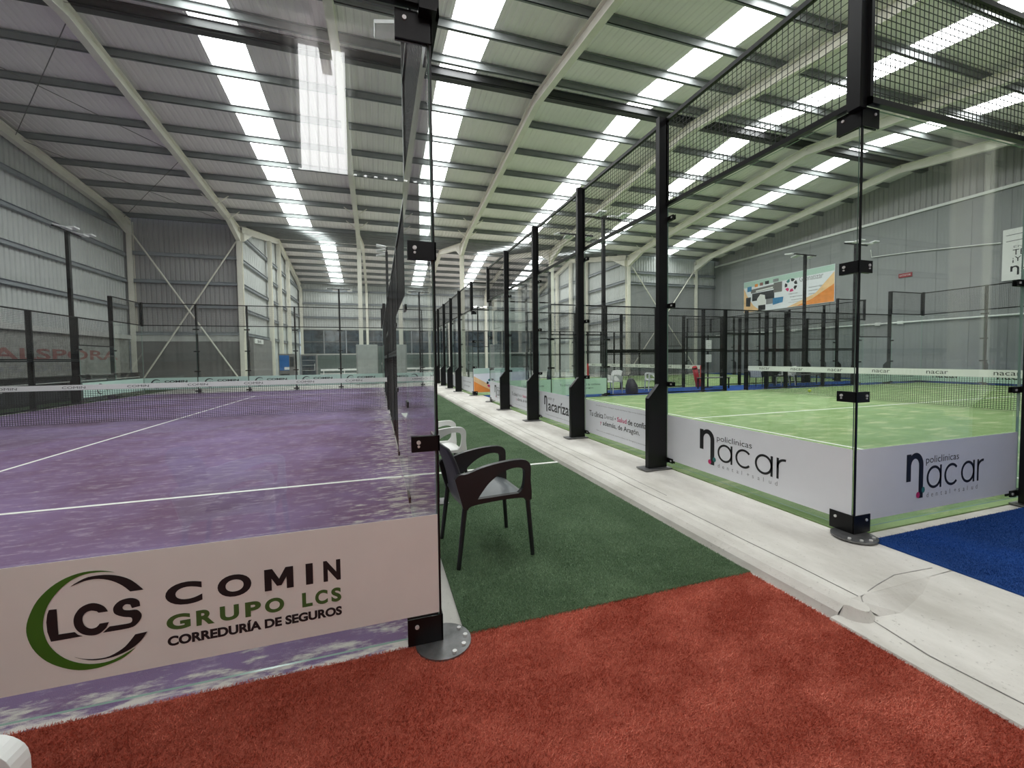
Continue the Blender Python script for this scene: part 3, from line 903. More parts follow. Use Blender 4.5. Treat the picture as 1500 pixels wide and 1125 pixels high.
def nacar_logo(pl, b, x0, s=1.0, word='nacar', zo=0.0):
    """dental clinic logo drawn from x0 on plane pl; heights as on the glass strip"""
    zz = lambda v: H1 + (v - H1) + zo
    eta(pl, b, x0 + 0.008, x0 + 0.203 * s, zz(0.645), zz(0.43), zz(0.292), 0.050 * s)
    pl.poly([arc(x0 + 0.145 * s, zz(0.318), 0.021, 0.024, 0, 345, 10)], M['ink_pink'], b, 'emblem', 0.0012)
    pl.poly([arc(x0 + 0.205 * s, zz(0.352), 0.020, 0.024, 0, 345, 10)], M['ink_teal'], b, 'emblem', 0.0012)
    xs = [(0.246, 0.426, 'a'), (0.462, 0.645, 'c'), (0.674, 0.850, 'a'), (0.886, 0.972, 'r')]
    for a, c, k in xs:
        for lp in ring_letter(k, x0 + a * s, x0 + c * s, zz(0.351), zz(0.529), 0.020):
            pl.poly(lp, M['ink'], b, 'lettering')
    pl.text('policlínicas', x0 + 0.235 * s, x0 + 0.64 * s, zz(0.535), zz(0.607), M['ink'], b, -0.004)
    pl.spaced('dental+salud', x0 + 0.25 * s, x0 + 0.91 * s, zz(0.287), zz(0.325), M['ink_grey'], b, -0.004)
def clinic_text(pl, b, x0, ya=0.0):
    a = pl
    a.text('Tu clínica', x0, x0 + 0.42, 0.475, 0.56, M['ink'], b, 0.006)
    a.text('Dental', x0 + 0.45, x0 + 0.70, 0.485, 0.55, M['ink_grey'], b)
    a.text('+', x0 + 0.735, x0 + 0.765, 0.50, 0.53, M['ink'], b, 0.02)
    a.text('Salud', x0 + 0.80, x0 + 1.03, 0.485, 0.55, M['ink_pink'], b, 0.012)
    a.text('de confianza', x0 + 1.06, x0 + 1.62, 0.48, 0.555, M['ink'], b, 0.01)
    a.text('y', x0 + 0.33, x0 + 0.37, 0.365, 0.42, M['ink_pink'], b)
    a.text('además, de Aragón.', x0 + 0.41, x0 + 1.33, 0.355, 0.445, M['ink'], b, 0.006)
    a.text('Avenida de Navarra  Zaragoza  Cuarte de Huerva  Ejea de los Caballeros', x0 + 0.2, x0 + 1.45, 0.650, 0.668, M['ink_grey'], b)
    a.text('Pide tu cita en cualquiera de nuestras clínicas de Zaragoza y provincia', x0 + 0.22, x0 + 1.45, 0.262, 0.282, M['ink_grey'], b)

# ------------------------------------------------------------------ purple court (left)
P0 = Vector((0, 0, 0))
court_floor('purple artificial turf court with white lines and drifts of pale sand', P0, Y_, -X_, 0.0, M['purple'])
court_net('black net with white top tape across the purple court', P0, Y_, -X_, 0.0, 'COMIN', flip=-1, th=0.12)
def comin_sign(t):
    b = strip(t, P0, -X_, -Y_, 0.003, 1.995, 0.154, 0.642, M['banner_silver'])
    b['label'] = 'silver vinyl strip with green and black insurance lettering'
    pl = Plane((0, -GT - 0.0025, 0), (1, 0, 0), (0, -1, 0), 0.0012)
    def word(txt, x0, x1, y0, y1, m, bold, gaps=None):
        pl.text(txt, x0, x1, y0, y1, m, b, bold, gaps or 1.0)
    # COMIN is set wide: place letter by letter
    for ch, a, c in (('C', -1.113, -0.985), ('O', -0.93, -0.805), ('I', -0.592, -0.563), ('N', -0.520, -0.448)):
        pl.text(ch, a, c, 0.397, 0.492, M['ink'], b, 0.045)
    for ch, a, c in (('G', -1.113, -1.03), ('R', -1.01, -0.945), ('U', -0.925, -0.855), ('P', -0.832, -0.772), ('O', -0.757, -0.682), ('L', -0.61, -0.568), ('C', -0.557, -0.505), ('S', -0.49, -0.448)):
        pl.text(ch, a, c, 0.297, 0.362, M['ink_green'], b, 0.042)
    pl.text('CORREDURÍA DE SEGUROS', -1.112, -0.447, 0.232, 0.283, M['ink'], b, 0.045)
    mx = lambda u, v: (-0.755 + 0.113 * u, 0.397 + 0.095 * v)
    pl.poly([[mx(*q) for q in ((0, 0), (0, 1), (0.27, 1), (0.5, 0.5), (0.73, 1), (1, 1), (1, 0), (0.76, 0), (0.76, 0.56), (0.58, 0.18), (0.42, 0.18), (0.24, 0.56), (0.24, 0))]], M['ink'], b, 'lettering')
    # emblem: green crescent, two black blades, initials
    pl.poly([smooth([(-1.2746, 0.5725), (-1.3171, 0.586), (-1.3712, 0.5891), (-1.4248, 0.5757), (-1.4716, 0.5478), (-1.512, 0.5045), (-1.5364, 0.4543), (-1.5486, 0.4062), (-1.5453, 0.359), (-1.527, 0.308), (-1.4937, 0.2616), (-1.4495, 0.2271), (-1.4006, 0.2049), (-1.3466, 0.1995), (-1.2979, 0.2077), (-1.255, 0.2243), (-1.2182, 0.254), (-1.2618, 0.2326), (-1.3044, 0.2182), (-1.3526, 0.2187), (-1.3994, 0.2336), (-1.4414, 0.262), (-1.4756, 0.3046), (-1.4932, 0.3473), (-1.5003, 0.3916), (-1.4977, 0.4294), (-1.4881, 0.4658), (-1.4704, 0.5007), (-1.4429, 0.5361), (-1.4055, 0.5658), (-1.3648, 0.5802), (-1.3174, 0.5807)], (0, 16))], M['ink_lightgreen'], b, 'emblem')
    pl.poly([smooth([(-1.4132, 0.5392), (-1.3927, 0.5527), (-1.3587, 0.567), (-1.3076, 0.5677), (-1.263, 0.5559), (-1.2218, 0.5309), (-1.1841, 0.486), (-1.2271, 0.4859), (-1.2507, 0.5139), (-1.2846, 0.5399), (-1.3252, 0.555), (-1.3659, 0.5544)], (0, 6, 7))], M['ink'], b, 'emblem')
    pl.poly([smooth([(-1.4117, 0.2593), (-1.3854, 0.2464), (-1.345, 0.2368), (-1.3036, 0.238), (-1.2607, 0.2593), (-1.2386, 0.2812), (-1.2179, 0.3081), (-1.1782, 0.3107), (-1.1993, 0.2791), (-1.2326, 0.2528), (-1.2757, 0.2359), (-1.3178, 0.2303), (-1.3588, 0.2343), (-1.3921, 0.248)], (0, 6, 7))], M['ink'], b, 'emblem')
    pl.poly([smooth([(-1.4802, 0.4608), (-1.4576, 0.4597), (-1.4563, 0.3597), (-1.4075, 0.3585), (-1.3981, 0.3456), (-1.385, 0.3374), (-1.4791, 0.3364), (-1.4881, 0.3761), (-1.4896, 0.4149), (-1.4858, 0.444)], range(10))], M['ink'], b, 'lettering')
    pl.poly([smooth([(-1.3015, 0.4195), (-1.3127, 0.4416), (-1.336, 0.4585), (-1.3596, 0.4618), (-1.387, 0.4499), (-1.4048, 0.4231), (-1.4087, 0.3935), (-1.4006, 0.3657), (-1.3814, 0.3441), (-1.3547, 0.3338), (-1.3307, 0.3365), (-1.3093, 0.3548), (-1.2998, 0.3758), (-1.3291, 0.3758), (-1.3399, 0.3636), (-1.357, 0.3615), (-1.3734, 0.373), (-1.381, 0.392), (-1.3801, 0.4137), (-1.3694, 0.4289), (-1.3523, 0.4329), (-1.3356, 0.4264), (-1.3307, 0.4202)], (0, 11, 12, 13, 21, 22))], M['ink'], b, 'lettering')
    pl.poly([smooth([(-1.2244, 0.4174), (-1.1974, 0.421), (-1.2002, 0.4418), (-1.214, 0.4548), (-1.2352, 0.4598), (-1.2636, 0.4541), (-1.2818, 0.4355), (-1.2843, 0.4161), (-1.2762, 0.4011), (-1.2521, 0.3872), (-1.2294, 0.3803), (-1.2252, 0.3682), (-1.232, 0.3584), (-1.2569, 0.357), (-1.2988, 0.3579), (-1.3204, 0.3373), (-1.2364, 0.3382), (-1.211, 0.3495), (-1.1958, 0.3711), (-1.1951, 0.389), (-1.2087, 0.4075), (-1.2336, 0.4103), (-1.251, 0.416), (-1.2541, 0.4278), (-1.2431, 0.4368), (-1.2291, 0.4327)], (0, 1, 15, 14, 25))], M['ink'], b, 'lettering')
end_wall('glass_end_wall', 'clear glass end wall of the purple court with insurance banner', P0, -X_, -Y_, 0.0, comin_sign)
def far_comin(t):
    q = Vector((0, 20, 0))
    for k in range(5):
        b = strip(t, q, -X_, Y_, 2 * k + 0.02, 2 * k + 1.98, 0.2, 0.72, M['mint'], -GT - 0.003)
        pl = Plane((0, 20 - GT - 0.004, 0), (1, 0, 0), (0, -1, 0), 0.002)
        x = -2 * k - 1.75
        pl.poly([arc(x + 0.2, 0.46, 0.2, 0.2, 50, 310, 18) + arc(x + 0.22, 0.46, 0.165, 0.165, 310, 50, 18)], M['ink'], b)
        pl.text('LCS', x + 0.08, x + 0.34, 0.40, 0.52, M['ink'], b, 0.03)
        pl.text('COMIN', x + 0.5, x + 1.35, 0.50, 0.60, M['ink'], b, 0.03)
        pl.text('GRUPO LCS', x + 0.5, x + 1.35, 0.38, 0.46, M['ink_green'], b, 0.03)
end_wall('glass_end_wall', 'distant glass end wall closing the purple court, mint strip at its foot', Vector((0, 20, 0)), -X_, Y_, 0.0, far_comin, (False, False))
side_fence('court_fence', 'black mesh and glass fence between the purple court and the aisle', P0, Y_, X_, 0.0)
def lf(t):
    b = strip(t, Vector((-10, 0, 0)), Y_, -X_, 16.05, 19.95, 0.2, 0.72, M['mint'], -GT - 0.003)
    pl = Plane((-10 + GT + 0.004, 0, 0), (0, 1, 0), (1, 0, 0), 0.002)
    pl.poly([arc(17.0, 0.46, 0.2, 0.2, 50, 310, 18) + arc(17.02, 0.46, 0.165, 0.165, 310, 50, 18)], M['ink'], b)
    pl.text('GRUPO LCS', 17.3, 18.4, 0.38, 0.52, M['ink_green'], b, 0.03)
side_fence('court_fence', 'black mesh fence on the far side of the purple court by the boarded wall', Vector((-10, 0, 0)), Y_, -X_, 0.0, 2, 20, lf)

# ------------------------------------------------------------------ green court (right)
P1 = Vector((W, 0.02, 0))
court_floor('pale green artificial turf court of the right-hand glass cage', P1, X_, Y_, H1, M['court'])
court_net('black net with white lettered tape across the nearer green court', P1, X_, Y_, H1, 'nacar', flip=-1)
def aisle_signs(t):
    pl = Plane((W - GT - 0.0025, 0, 0), (0, -1, 0), (-1, 0, 0), 0.0012)
    bs = [strip(t, P1, Y_, -X_, 2 * k + 0.008, 2 * k + 1.99, 0.195, 0.717, M['banner']) for k in range(5)]
    nacar_logo(pl, bs[0], -1.50)
    clinic_text(pl, bs[1], -3.87)
    eta(pl, bs[2], -5.75, -5.60, 0.645, 0.46, 0.33, 0.045)
    pl.text('ven y', -5.57, -5.25, 0.55, 0.62, M['ink_grey'], bs[2], -0.004)
    pl.text('acarízate', -5.55, -4.35, 0.355, 0.56, M['ink'], bs[2], 0.012)
    pl.text('Tu clínica dental en Aragón, pide tu cita sin compromiso', -5.7, -4.35, 0.255, 0.28, M['ink_grey'], bs[2])
    clinic_text(pl, bs[3], -7.87)
    nacar_logo(pl, bs[4], -9.50)
end_wall('glass_end_wall', 'glass end wall along the kerb with white dental clinic strips', P1, Y_, -X_, H1, aisle_signs)
def side_sign(t):
    b = strip(t, P1, X_, -Y_, 0.008, 1.99, 0.195, 0.717, M['banner'])
    pl = Plane((0, 0.02 - GT - 0.0025, 0), (1, 0, 0), (0, -1, 0), 0.0012)
    nacar_logo(pl, b, 3.50)
side_fence('court_fence', 'glass and mesh side of the nearer green court over the blue turf', P1, X_, -Y_, H1, 0, 20, side_sign)
def far_side_sign(t):
    for s in (0, 2, 16, 18):
        b = strip(t, Vector((W, 10.02, 0)), X_, Y_, s + 0.02, s + 1.98, 0.195, 0.717, M['mint'], -GT - 0.003)
        pl = Plane((0, 10.02 - GT - 0.003, 0), (1, 0, 0), (0, -1, 0), 0.002)
        x = W + s
        pl.text('Tu clínica Dental + Salud de confianza', x + 0.3, x + 1.75, 0.49, 0.56, M['ink'], b)
        pl.text('y además, de Aragón.', x + 0.6, x + 1.5, 0.37, 0.44, M['ink'], b)
side_fence('court_fence', 'mesh side of the nearer green court facing the blue strip with chairs', Vector((W, 10.02, 0)), X_, Y_, H1, 0, 20, far_side_sign)
def far_end_sign(t):
    for k in range(5):
        b = strip(t, Vector((W + 20, 0.02, 0)), Y_, X_, 2 * k + 0.02, 2 * k + 1.98, 0.195, 0.717, M['mint'], -GT - 0.003)
        pl = Plane((W + 20 - GT - 0.003, 0, 0), (0, -1, 0), (-1, 0, 0), 0.002)
        y = -2 * k - 2
        pl.text('nacar', y + 0.4, y + 1.3, 0.34, 0.58, M['ink'], b)
end_wall('glass_end_wall', 'far glass end wall of the nearer green court in front of the grey wall', Vector((W + 20, 0.02, 0)), Y_, X_, H1, far_end_sign, (False, False))

# second green court, further down the aisle
P2 = Vector((W, 12.34, 0))
court_floor('green artificial turf court in the further glass cage', P2, X_, Y_, H1, M['court'])
court_net('net with white tape and red padded posts on the further green court', P2, X_, Y_, H1, 'nacar', M['red_pad'], flip=-1)
def signs2(t):
    pl = Plane((W - GT - 0.0025, 0, 0), (0, -1, 0), (-1, 0, 0), 0.0012)
    bs = [strip(t, P2, Y_, -X_, 2 * k + 0.008, 2 * k + 1.99, 0.195, 0.717, M['banner']) for k in range(5)]
    pl.text('Rotulación e impresión', -14.1, -12.7, 0.50, 0.58, M['ink_grey'], bs[0])
    pl.text('gran formato digital', -13.9, -12.9, 0.34, 0.42, M['ink_grey'], bs[0])
    for k in range(1, 5): nacar_logo(pl, bs[k], -12.34 - 2 * k - 1.5)
end_wall('glass_end_wall', 'glass end wall of the further green court, posts lining the distant aisle', P2, Y_, -X_, H1, signs2)
def recycle_mark(pl, b, cx, cz, r, n=7):
    cols = ['ink', 'ink', 'ink_teal', 'ink', 'ink_pink', 'ink_pink', 'ink']
    for k in range(n):
        a = 360 / n * k
        pl.poly([arc(cx, cz, r, r, a, a + 38, 4) + arc(cx, cz, r * 0.58, r * 0.58, a + 38, a + 6, 4)], M[cols[k]], b, 'emblem', 0.002)
def side2_sign(t):
    b = strip(t, P2, X_, -Y_, 0.008, 1.99, 0.195, 1.06, M['banner'])
    pl = Plane((0, 12.34 - GT - 0.0025, 0), (1, 0, 0), (0, -1, 0), 0.0012)
    pl.poly([[(2.98, 0.2), (3.75, 0.2), (3.3, 0.42), (2.98, 0.60)]], M['ink_orange'], b)
    pl.poly([[(2.98, 0.60), (3.3, 0.42), (3.75, 0.2), (4.0, 0.2), (3.4, 0.55), (2.98, 0.78)]], M['ink_peach'], b)
    pl.poly([[(2.98, 0.86), (4.9, 0.92), (4.9, 1.055), (2.98, 1.055)]], M['mint'], b)
    recycle_mark(pl, b, 3.62, 0.52, 0.17)
    pl.text('Impresión gran formato', 3.05, 3.4, 0.94, 0.99, M['ink_grey'], b)
side_fence('court_fence', 'near side of the further green court with orange and white printed strip', P2, X_, -Y_, H1, 0, 20, side2_sign)
side_fence('court_fence', 'black mesh side of the further green court below the far braced wall', Vector((W, 22.34, 0)), X_, Y_, H1)
end_wall('glass_end_wall', 'far glass end wall of the further green court under the printing banner', Vector((W + 20, 12.34, 0)), Y_, X_, H1, None, (False, False))

# ================================================================== THINGS
# chairs --------------------------------------------------------------------
def armchair(name, label, loc, rz, shell, arm, leg, seatm=None, group=None):
    t = thing(name, label, 'chair', loc, rz, group)
    seatm = seatm or shell
    # seat: dished panel with waterfall front
    nx, ny = 12, 10
    def panel(fn, nm, m, th):
        V = []
        for i in range(nx + 1):
            for j in range(ny + 1): V.append(fn(i / nx, j / ny * 2 - 1, 0))
        for i in range(nx + 1):
            for j in range(ny + 1): V.append(fn(i / nx, j / ny * 2 - 1, th))
        k = ny + 1; o = (nx + 1) * k; F = []
        for i in range(nx):
            for j in range(ny):
                a = i * k + j
                F.append((a, a + 1, a + k + 1, a + k)); F.append((o + a + k, o + a + k + 1, o + a + 1, o + a))
        for i in range(nx):
            for j in (0, ny):
                a = i * k + j; F.append((a, a + k, o + a + k, o + a))
        for j in range(ny):
            for i in (0, nx):
                a = i * k + j; F.append((a, a + 1, o + a + 1, o + a))
        return MB().add(V, F).build(nm, m, t, smooth=True, fix=True)
    def seat(u, v, d):
        x = -0.23 + 0.48 * u
        z = 0.435 - 0.022 * (1 - v * v) * math.sin(math.pi * min(1, u * 1.1)) + 0.012 * u - (0.03 * max(0, u - 0.85) / 0.15 if u > 0.85 else 0)
        return (x, v * 0.235 * (1 - 0.08 * u * 0), z - d)
    panel(seat, 'seat', seatm, 0.016)
    def back(u, v, d):
        z = 0.40 + 0.43 * u - 0.03 * v * v * (u ** 4)
        x = -0.205 - 0.105 * u - 0.045 * (1 - v * v) * (0.4 + 0.6 * u) + 0.02 * math.sin(math.pi * u)
        wv = 0.22 + 0.015 * math.sin(math.pi * u) - 0.03 * max(0, u - 0.8)
        return (x - d, v * wv, z)
    panel(back, 'backrest', shell, 0.014)
    out = [(-0.235, 0.40), (-0.262, 0.50), (-0.288, 0.60), (-0.262, 0.628), (-0.20, 0.632), (-0.10, 0.662), (0.02, 0.682), (0.13, 0.690), (0.205, 0.686), (0.242, 0.666), (0.258, 0.63),
           (0.256, 0.54), (0.262, 0.46), (0.262, 0.40), (0.222, 0.392), (0.20, 0.418), (0.08, 0.425), (-0.08, 0.42), (-0.18, 0.41), (-0.205, 0.388)]
    hole = [(-0.135, 0.452), (-0.10, 0.50), (-0.05, 0.555), (0.02, 0.603), (0.09, 0.63), (0.15, 0.637), (0.195, 0.625), (0.212, 0.595), (0.208, 0.53), (0.196, 0.485), (0.165, 0.455)]
    for sy in (-1, 1):
        mb = MB(); y0 = sy * 0.245 - 0.02
        mb.prism([smooth(out, (0, 2, 13, 14, 19)), smooth(hole, (0, 10))], lambda x, y, d: (x, y0 + d, y), 0.04)
        bevel(mb.build('armrest', arm, t, smooth=False, fix=True), 0.009, 2)
        for (xt, xb, nm) in ((0.238, 0.268, 'leg'), (-0.218, -0.272, 'leg')):
            mb = MB(); mb.tube([(xt, sy * 0.245, 0.415), (xb, sy * 0.258, 0.0)], [0.018, 0.0145], 10)
            mb.build(nm, leg, t, smooth=False)
    return t
armchair('plastic_armchair', 'black plastic armchair with grey seat standing on the green aisle turf', (0.47, 0.93, 0.004), math.radians(4), M['chair_grey'], M['black_soft'], M['black_soft'], M['seat_grey'])
armchair('plastic_armchair', 'white plastic armchair with dark legs behind the black one in the aisle', (0.33, 2.45, 0.004), math.radians(2), M['white'], M['white'], M['black_soft'])
armchair('plastic_armchair', 'armchair on the red turf whose white arm tip shows at the bottom left corner', (-1.20, -1.235, 0.004), math.radians(-3), M['chair_grey'], M['white'], M['black_soft'], M['chair_grey'])
ch = [(7.75, 11.0, 200, 'w', 'white chair with dark bag on the blue strip behind the first kerb post'),
      (9.75, 11.3, 160, 'w', 'white chair on the blue strip beside the red padded net post'),
      (14.75, 11.1, 15, 'wb', 'black and white chair nearest the info stand on the blue strip'),
      (15.6, 11.1, -100, 'b', 'black chair with its back to the camera between two white chairs'),
      (16.35, 11.2, 150, 'w', 'white chair beside the low dark bench on the blue strip')]
for x, y, a, k, lab in ch:
    armchair('plastic_armchair', lab, (x, y, 0.1), math.radians(a), M['white'] if 'w' in k else M['chair_grey'], M['white'] if k == 'w' else M['black_soft'], M['white'] if k == 'w' else M['black_soft'])
# bag on the first white chair
mb = MB()
mb.tube([(8.25, 10.5, 0.10), (8.25, 10.5, 0.16), (8.23, 10.5, 0.38), (8.2, 10.5, 0.6), (8.2, 10.5, 0.66)], [0.16, 0.22, 0.21, 0.12, 0.05], 14)
bg = tag(mb.build('sports_bag', M['chair_grey'], smooth=True), 'dark slouching sports bag on the blue turf against a white chair', 'bag')
mb = MB(); mb.tube([(8.2, 10.37, 0.6), (8.2, 10.35, 0.74), (8.2, 10.5, 0.8), (8.2, 10.63, 0.74), (8.2, 10.61, 0.6)], 0.012, 8); mb.build('handle', M['black_soft'], bg)
# benches
def bench(label, x, y, l, rz=0, z=0.1, h=0.45):
    t = thing('bench', label, 'bench', (x, y, z), rz)
    for k in range(3):
        mb = MB(); mb.box((-l / 2, -0.16 + 0.11 * k, h - 0.03), (l / 2, -0.06 + 0.11 * k, h)); mb.build('slat', M['panelgrey'], t)
    for sx in (-1, 1):
        for sy in (-0.13, 0.13):
            mb = MB(); mb.box((sx * (l / 2 - 0.06) - 0.02, sy - 0.02, 0), (sx * (l / 2 - 0.06) + 0.02, sy + 0.02, h - 0.03)); mb.build('leg', M['black'], t)
        mb = MB(); mb.box((sx * (l / 2 - 0.06) - 0.015, -0.13, h - 0.06), (sx * (l / 2 - 0.06) + 0.015, 0.13, h - 0.03)); mb.build('crossbar', M['black'], t)
    return t
bench('low dark bench right of the white and black chairs on the blue strip', 17.7, 11.3, 1.7)
bench('low dark bench under the white notice boards on the blue strip', 12.55, 11.25, 1.4)
# notice stand
t = thing('notice_stand', 'slim black stand holding two white notices beside the further court', 'sign', (12.74, 11.75, 0.1))
mb = MB(); mb.disc((0, 0), 0.2, 0, 0.02, 20); mb.build('base', M['black'], t)
mb = MB(); mb.tube([(0, 0, 0.02), (0, 0, 2.15)], 0.028, 10); mb.build('pole', M['black'], t)
for z0, z1 in ((1.48, 1.95), (1.05, 1.36)):
    mb = MB(); mb.box((-0.14, -0.045, z0), (0.14, -0.03, z1)); bd = mb.build('notice_board', M['white'], t)
    pn = Plane((0, -0.0455, 0), (1, 0, 0), (0, -1, 0), 0.001)
    for k in range(3): pn.text('normas de uso de la pista', -0.11, 0.11, z1 - 0.08 - 0.08 * k, z1 - 0.06 - 0.08 * k, M['ink_grey'], bd)
# leaning red bolster
mb = MB(); mb.tube([(12.62, 12.1, 0.1), (12.60, 12.11, 0.13), (12.42, 12.15, 0.95), (12.41, 12.15, 0.98)], [0.08, 0.11, 0.10, 0.06], 14)
rp = tag(mb.build('bolster', M['red_pad'], smooth=True), 'red padded bolster leaning beside the gateway on the blue strip', 'pad')
mb = MB(); mb.tube([(12.43, 12.15, 0.86), (12.42, 12.15, 0.91)], 0.108, 14); mb.build('strap', M['black'], rp)
# ball
bm = bmesh.new(); bmesh.ops.create_icosphere(bm, subdivisions=3, radius=0.05); me = bpy.data.meshes.new('tennis_ball'); bm.to_mesh(me); bm.free()
me.materials.append(M['ball']); bo = bpy.data.objects.new('tennis_ball', me); COL.objects.link(bo); bo.location = (14.08, 8.5, 0.15)
tag(bo, 'yellow ball lying on the nearer green court behind the net', 'ball')
mb = MB(); mb.tube([(0.042 * math.cos(t) , 0.028 * math.sin(2 * t), 0.0) for t in [k * math.pi / 8 for k in range(17)]], 0.004, 6)
sm = mb.build('seam', M['white'], bo); sm.location = (0, 0, 0.027)

# floodlight poles ------------------------------------------------------------
def light_pole(label, x, y, z0, ax, lit=None, heads=(-0.62, -0.24, 0.24, 0.62)):
    """ax: direction the lamps reach over the court"""
    t = thing('floodlight_pole', label, 'light', (x, y, z0))
    A = Vector(ax); B = Vector((-A.y, A.x, 0))
    mb = MB(); mb.box((-0.05, -0.05, 0), (0.05, 0.05, 5.9)); mb.build('pole', M['black'], t)
    mb = MB(); mb.box((-0.1, -0.1, 0), (0.1, 0.1, 0.015)); mb.build('base_plate', M['galv'], t)
    mb = MB(); mb.bar(Vector((0, 0, 5.9)) + B * (min(heads) - 0.06), Vector((0, 0, 5.9)) + B * (max(heads) + 0.06), 0.05); mb.build('crossarm', M['black'], t)
    for k, s in enumerate(heads):
        c = B * s + Vector((0, 0, 5.93)); sg = 1 if k % 2 else -0.35
        lm = MB()
        d = (A * 1.0 + Vector((0, 0, 0.12 if k % 2 else -0.22))).normalized(); up = B.cross(d).normalized()
        if up.z < 0: up = -up
        p0 = c + A * 0.05; L = 0.36; wd = 0.14
        V = []
        for zz in (-0.02, 0.025):
            for (a, b) in ((0, -wd), (L, -wd), (L, wd), (0, wd)):
                q = p0 + d * a * (1 if sg > 0 else 1) + B * b + up * zz; V.append(q)
        lm.hexa(V)
        lo = lm.build('lamp_head', M['lamp_body'], t, fix=True)
        ln = MB(); V = []
        for zz in (-0.026, -0.02):
            for (a, b) in ((0.02, -wd + 0.02), (L - 0.02, -wd + 0.02), (L - 0.02, wd - 0.02), (0.02, wd - 0.02)):
                V.append(p0 + d * a + B * b + up * zz)
        ln.hexa(V); ln.build('lens', M['lamp_lit'] if lit else M['lamp_glass'], lo, fix=True)
        br = MB(); br.bar(c, p0 + d * 0.06, 0.03); br.build('lamp_bracket', M['bolt'], lo)
    return t
light_pole('floodlight pole beside the aisle fence nearest the camera', 0.2, 4.12, 0, (-1, 0, 0), None, (0.12,))
light_pole('floodlight pole at the far end of the aisle fence', 0.2, 16.1, 0, (-1, 0, 0))
light_pole('floodlight pole rising before the corrugated wall left of the purple court', -10.22, 16.1, 0, (1, 0, 0))
light_pole('floodlight pole over the nearer green court seen above the first kerb posts', 6.96, 10.22, H1, (0, -1, 0))
light_pole('floodlight pole just behind the upright glass corner of the green court', 18.96, 10.22, H1, (0, -1, 0))
light_pole('floodlight pole of the further green court, partly behind the second kerb post', 6.96, 12.12, H1, (0, 1, 0))
light_pole('floodlight pole standing in front of the printing banner', 18.6, 12.12, H1, (0, 1, 0))
light_pole('slim floodlight pole in the hall beyond the purple court', -2.49, 26.3, 0, (0, 1, 0))
light_pole('distant floodlight pole with lit lamps beyond the purple court', 2.2, 33.5, 0, (0, -1, 0), True)
light_pole('distant floodlight pole with lit lamps seen through the further aisle posts', 8.2, 33.5, 0, (0, -1, 0), True)

# signs on the grey wall -----------------------------------------------------
t = thing('wall_banner', 'long printing banner with orange ends on the grey wall', 'banner', (0, 0, 0))
mb = MB(); mb.box((24.93, 15.1, 4.45), (24.96, 21.3, 6.62)); bb = mb.build('backing', M['banner'], t)
pl = Plane((24.93, 0, 0), (0, -1, 0), (-1, 0, 0), 0.004)
pl.poly([[(-21.28, 4.47), (-19.9, 4.47), (-20.5, 4.9), (-21.0, 5.6), (-21.28, 6.2)]], M['ink_peach'], bb, 'print')
pl.poly([[(-15.12, 4.47), (-17.4, 4.47), (-16.4, 4.8), (-15.12, 5.5)]], M['ink_orange'], bb, 'print')
pl.poly([[(-15.12, 5.5), (-16.4, 4.8), (-17.4, 4.47), (-18.0, 4.47), (-16.2, 5.1), (-15.12, 6.2)]], M['ink_peach'], bb, 'print')
pl.poly([[(-21.28, 6.2), (-15.12, 6.25), (-15.12, 6.6), (-21.28, 6.6)]], M['mint'], bb, 'print')
# the printing machine pictured on the banner
for poly, m, lf_ in (([(-20.7, 5.75), (-18.75, 5.85), (-18.75, 6.12), (-20.7, 6.02)], 'panelgrey', .004), ([(-20.6, 5.2), (-18.9, 5.2), (-18.9, 5.75), (-20.6, 5.72)], 'chair_grey', .004), ([(-18.95, 5.55), (-18.35, 5.55), (-18.35, 6.2), (-18.95, 6.2)], 'panelgrey', .006),
                     ([(-20.3, 5.8), (-19.0, 5.87), (-19.0, 5.97), (-20.3, 5.9)], 'white', .008), ([(-21.1, 4.9), (-20.75, 4.85), (-20.7, 5.5), (-21.1, 5.5)], 'chair_grey', .004), ([(-20.15, 4.85), (-19.5, 4.85), (-19.6, 5.5), (-19.95, 5.6), (-20.2, 5.3)], 'white', .01),
                     ([(-19.5, 4.85), (-18.5, 4.85), (-18.5, 5.2), (-19.5, 5.2)], 'ink_grey', .006), ([(-19.0, 4.75), (-18.3, 4.85), (-18.25, 5.2), (-19.0, 5.2)], 'ink_blue', .008), ([(-21.0, 5.9), (-20.65, 5.9), (-20.65, 6.25), (-21.0, 6.25)], 'ink_blue', .004),
                     ([(-20.4, 6.15), (-20.15, 6.15), (-20.15, 6.35), (-20.4, 6.35)], 'ink_orange', .004), ([(-20.0, 6.18), (-19.75, 6.18), (-19.75, 6.38), (-20.0, 6.38)], 'ink_red', .004), ([(-19.6, 6.2), (-19.3, 6.2), (-19.3, 6.42), (-19.6, 6.42)], 'ink', .004), ([(-19.0, 6.25), (-18.6, 6.25), (-18.6, 6.45), (-19.0, 6.45)], 'ink_grey', .004),
                     ([(-20.1, 4.5), (-19.55, 4.5), (-19.55, 4.85), (-20.1, 4.85)], 'ink', .01)):
    pl.poly([poly], M[m], bb, 'print', lf_)
recycle_mark(pl, bb, -17.75, 5.85, 0.42)
pl.text('Gronatizar', -17.2, -15.75, 5.95, 6.28, M['ink_grey'], bb)
for k, (a, b) in enumerate(((-17.9, -17.3), (-17.8, -17.0), (-17.7, -17.0))): pl.text('imprenta', a, b, 5.25 - 0.2 * k, 5.34 - 0.2 * k, M['ink'], bb)
for k in range(3): pl.text('impresión digital', -16.6, -15.7, 5.45 - 0.2 * k, 5.56 - 0.2 * k, M['ink'], bb)
pl.text('www.gronatizar.es', -17.9, -16.9, 4.72, 4.80, M['ink_grey'], bb); pl.text('656 18 94 70', -16.6, -15.6, 4.72, 4.85, M['ink_red'], bb)
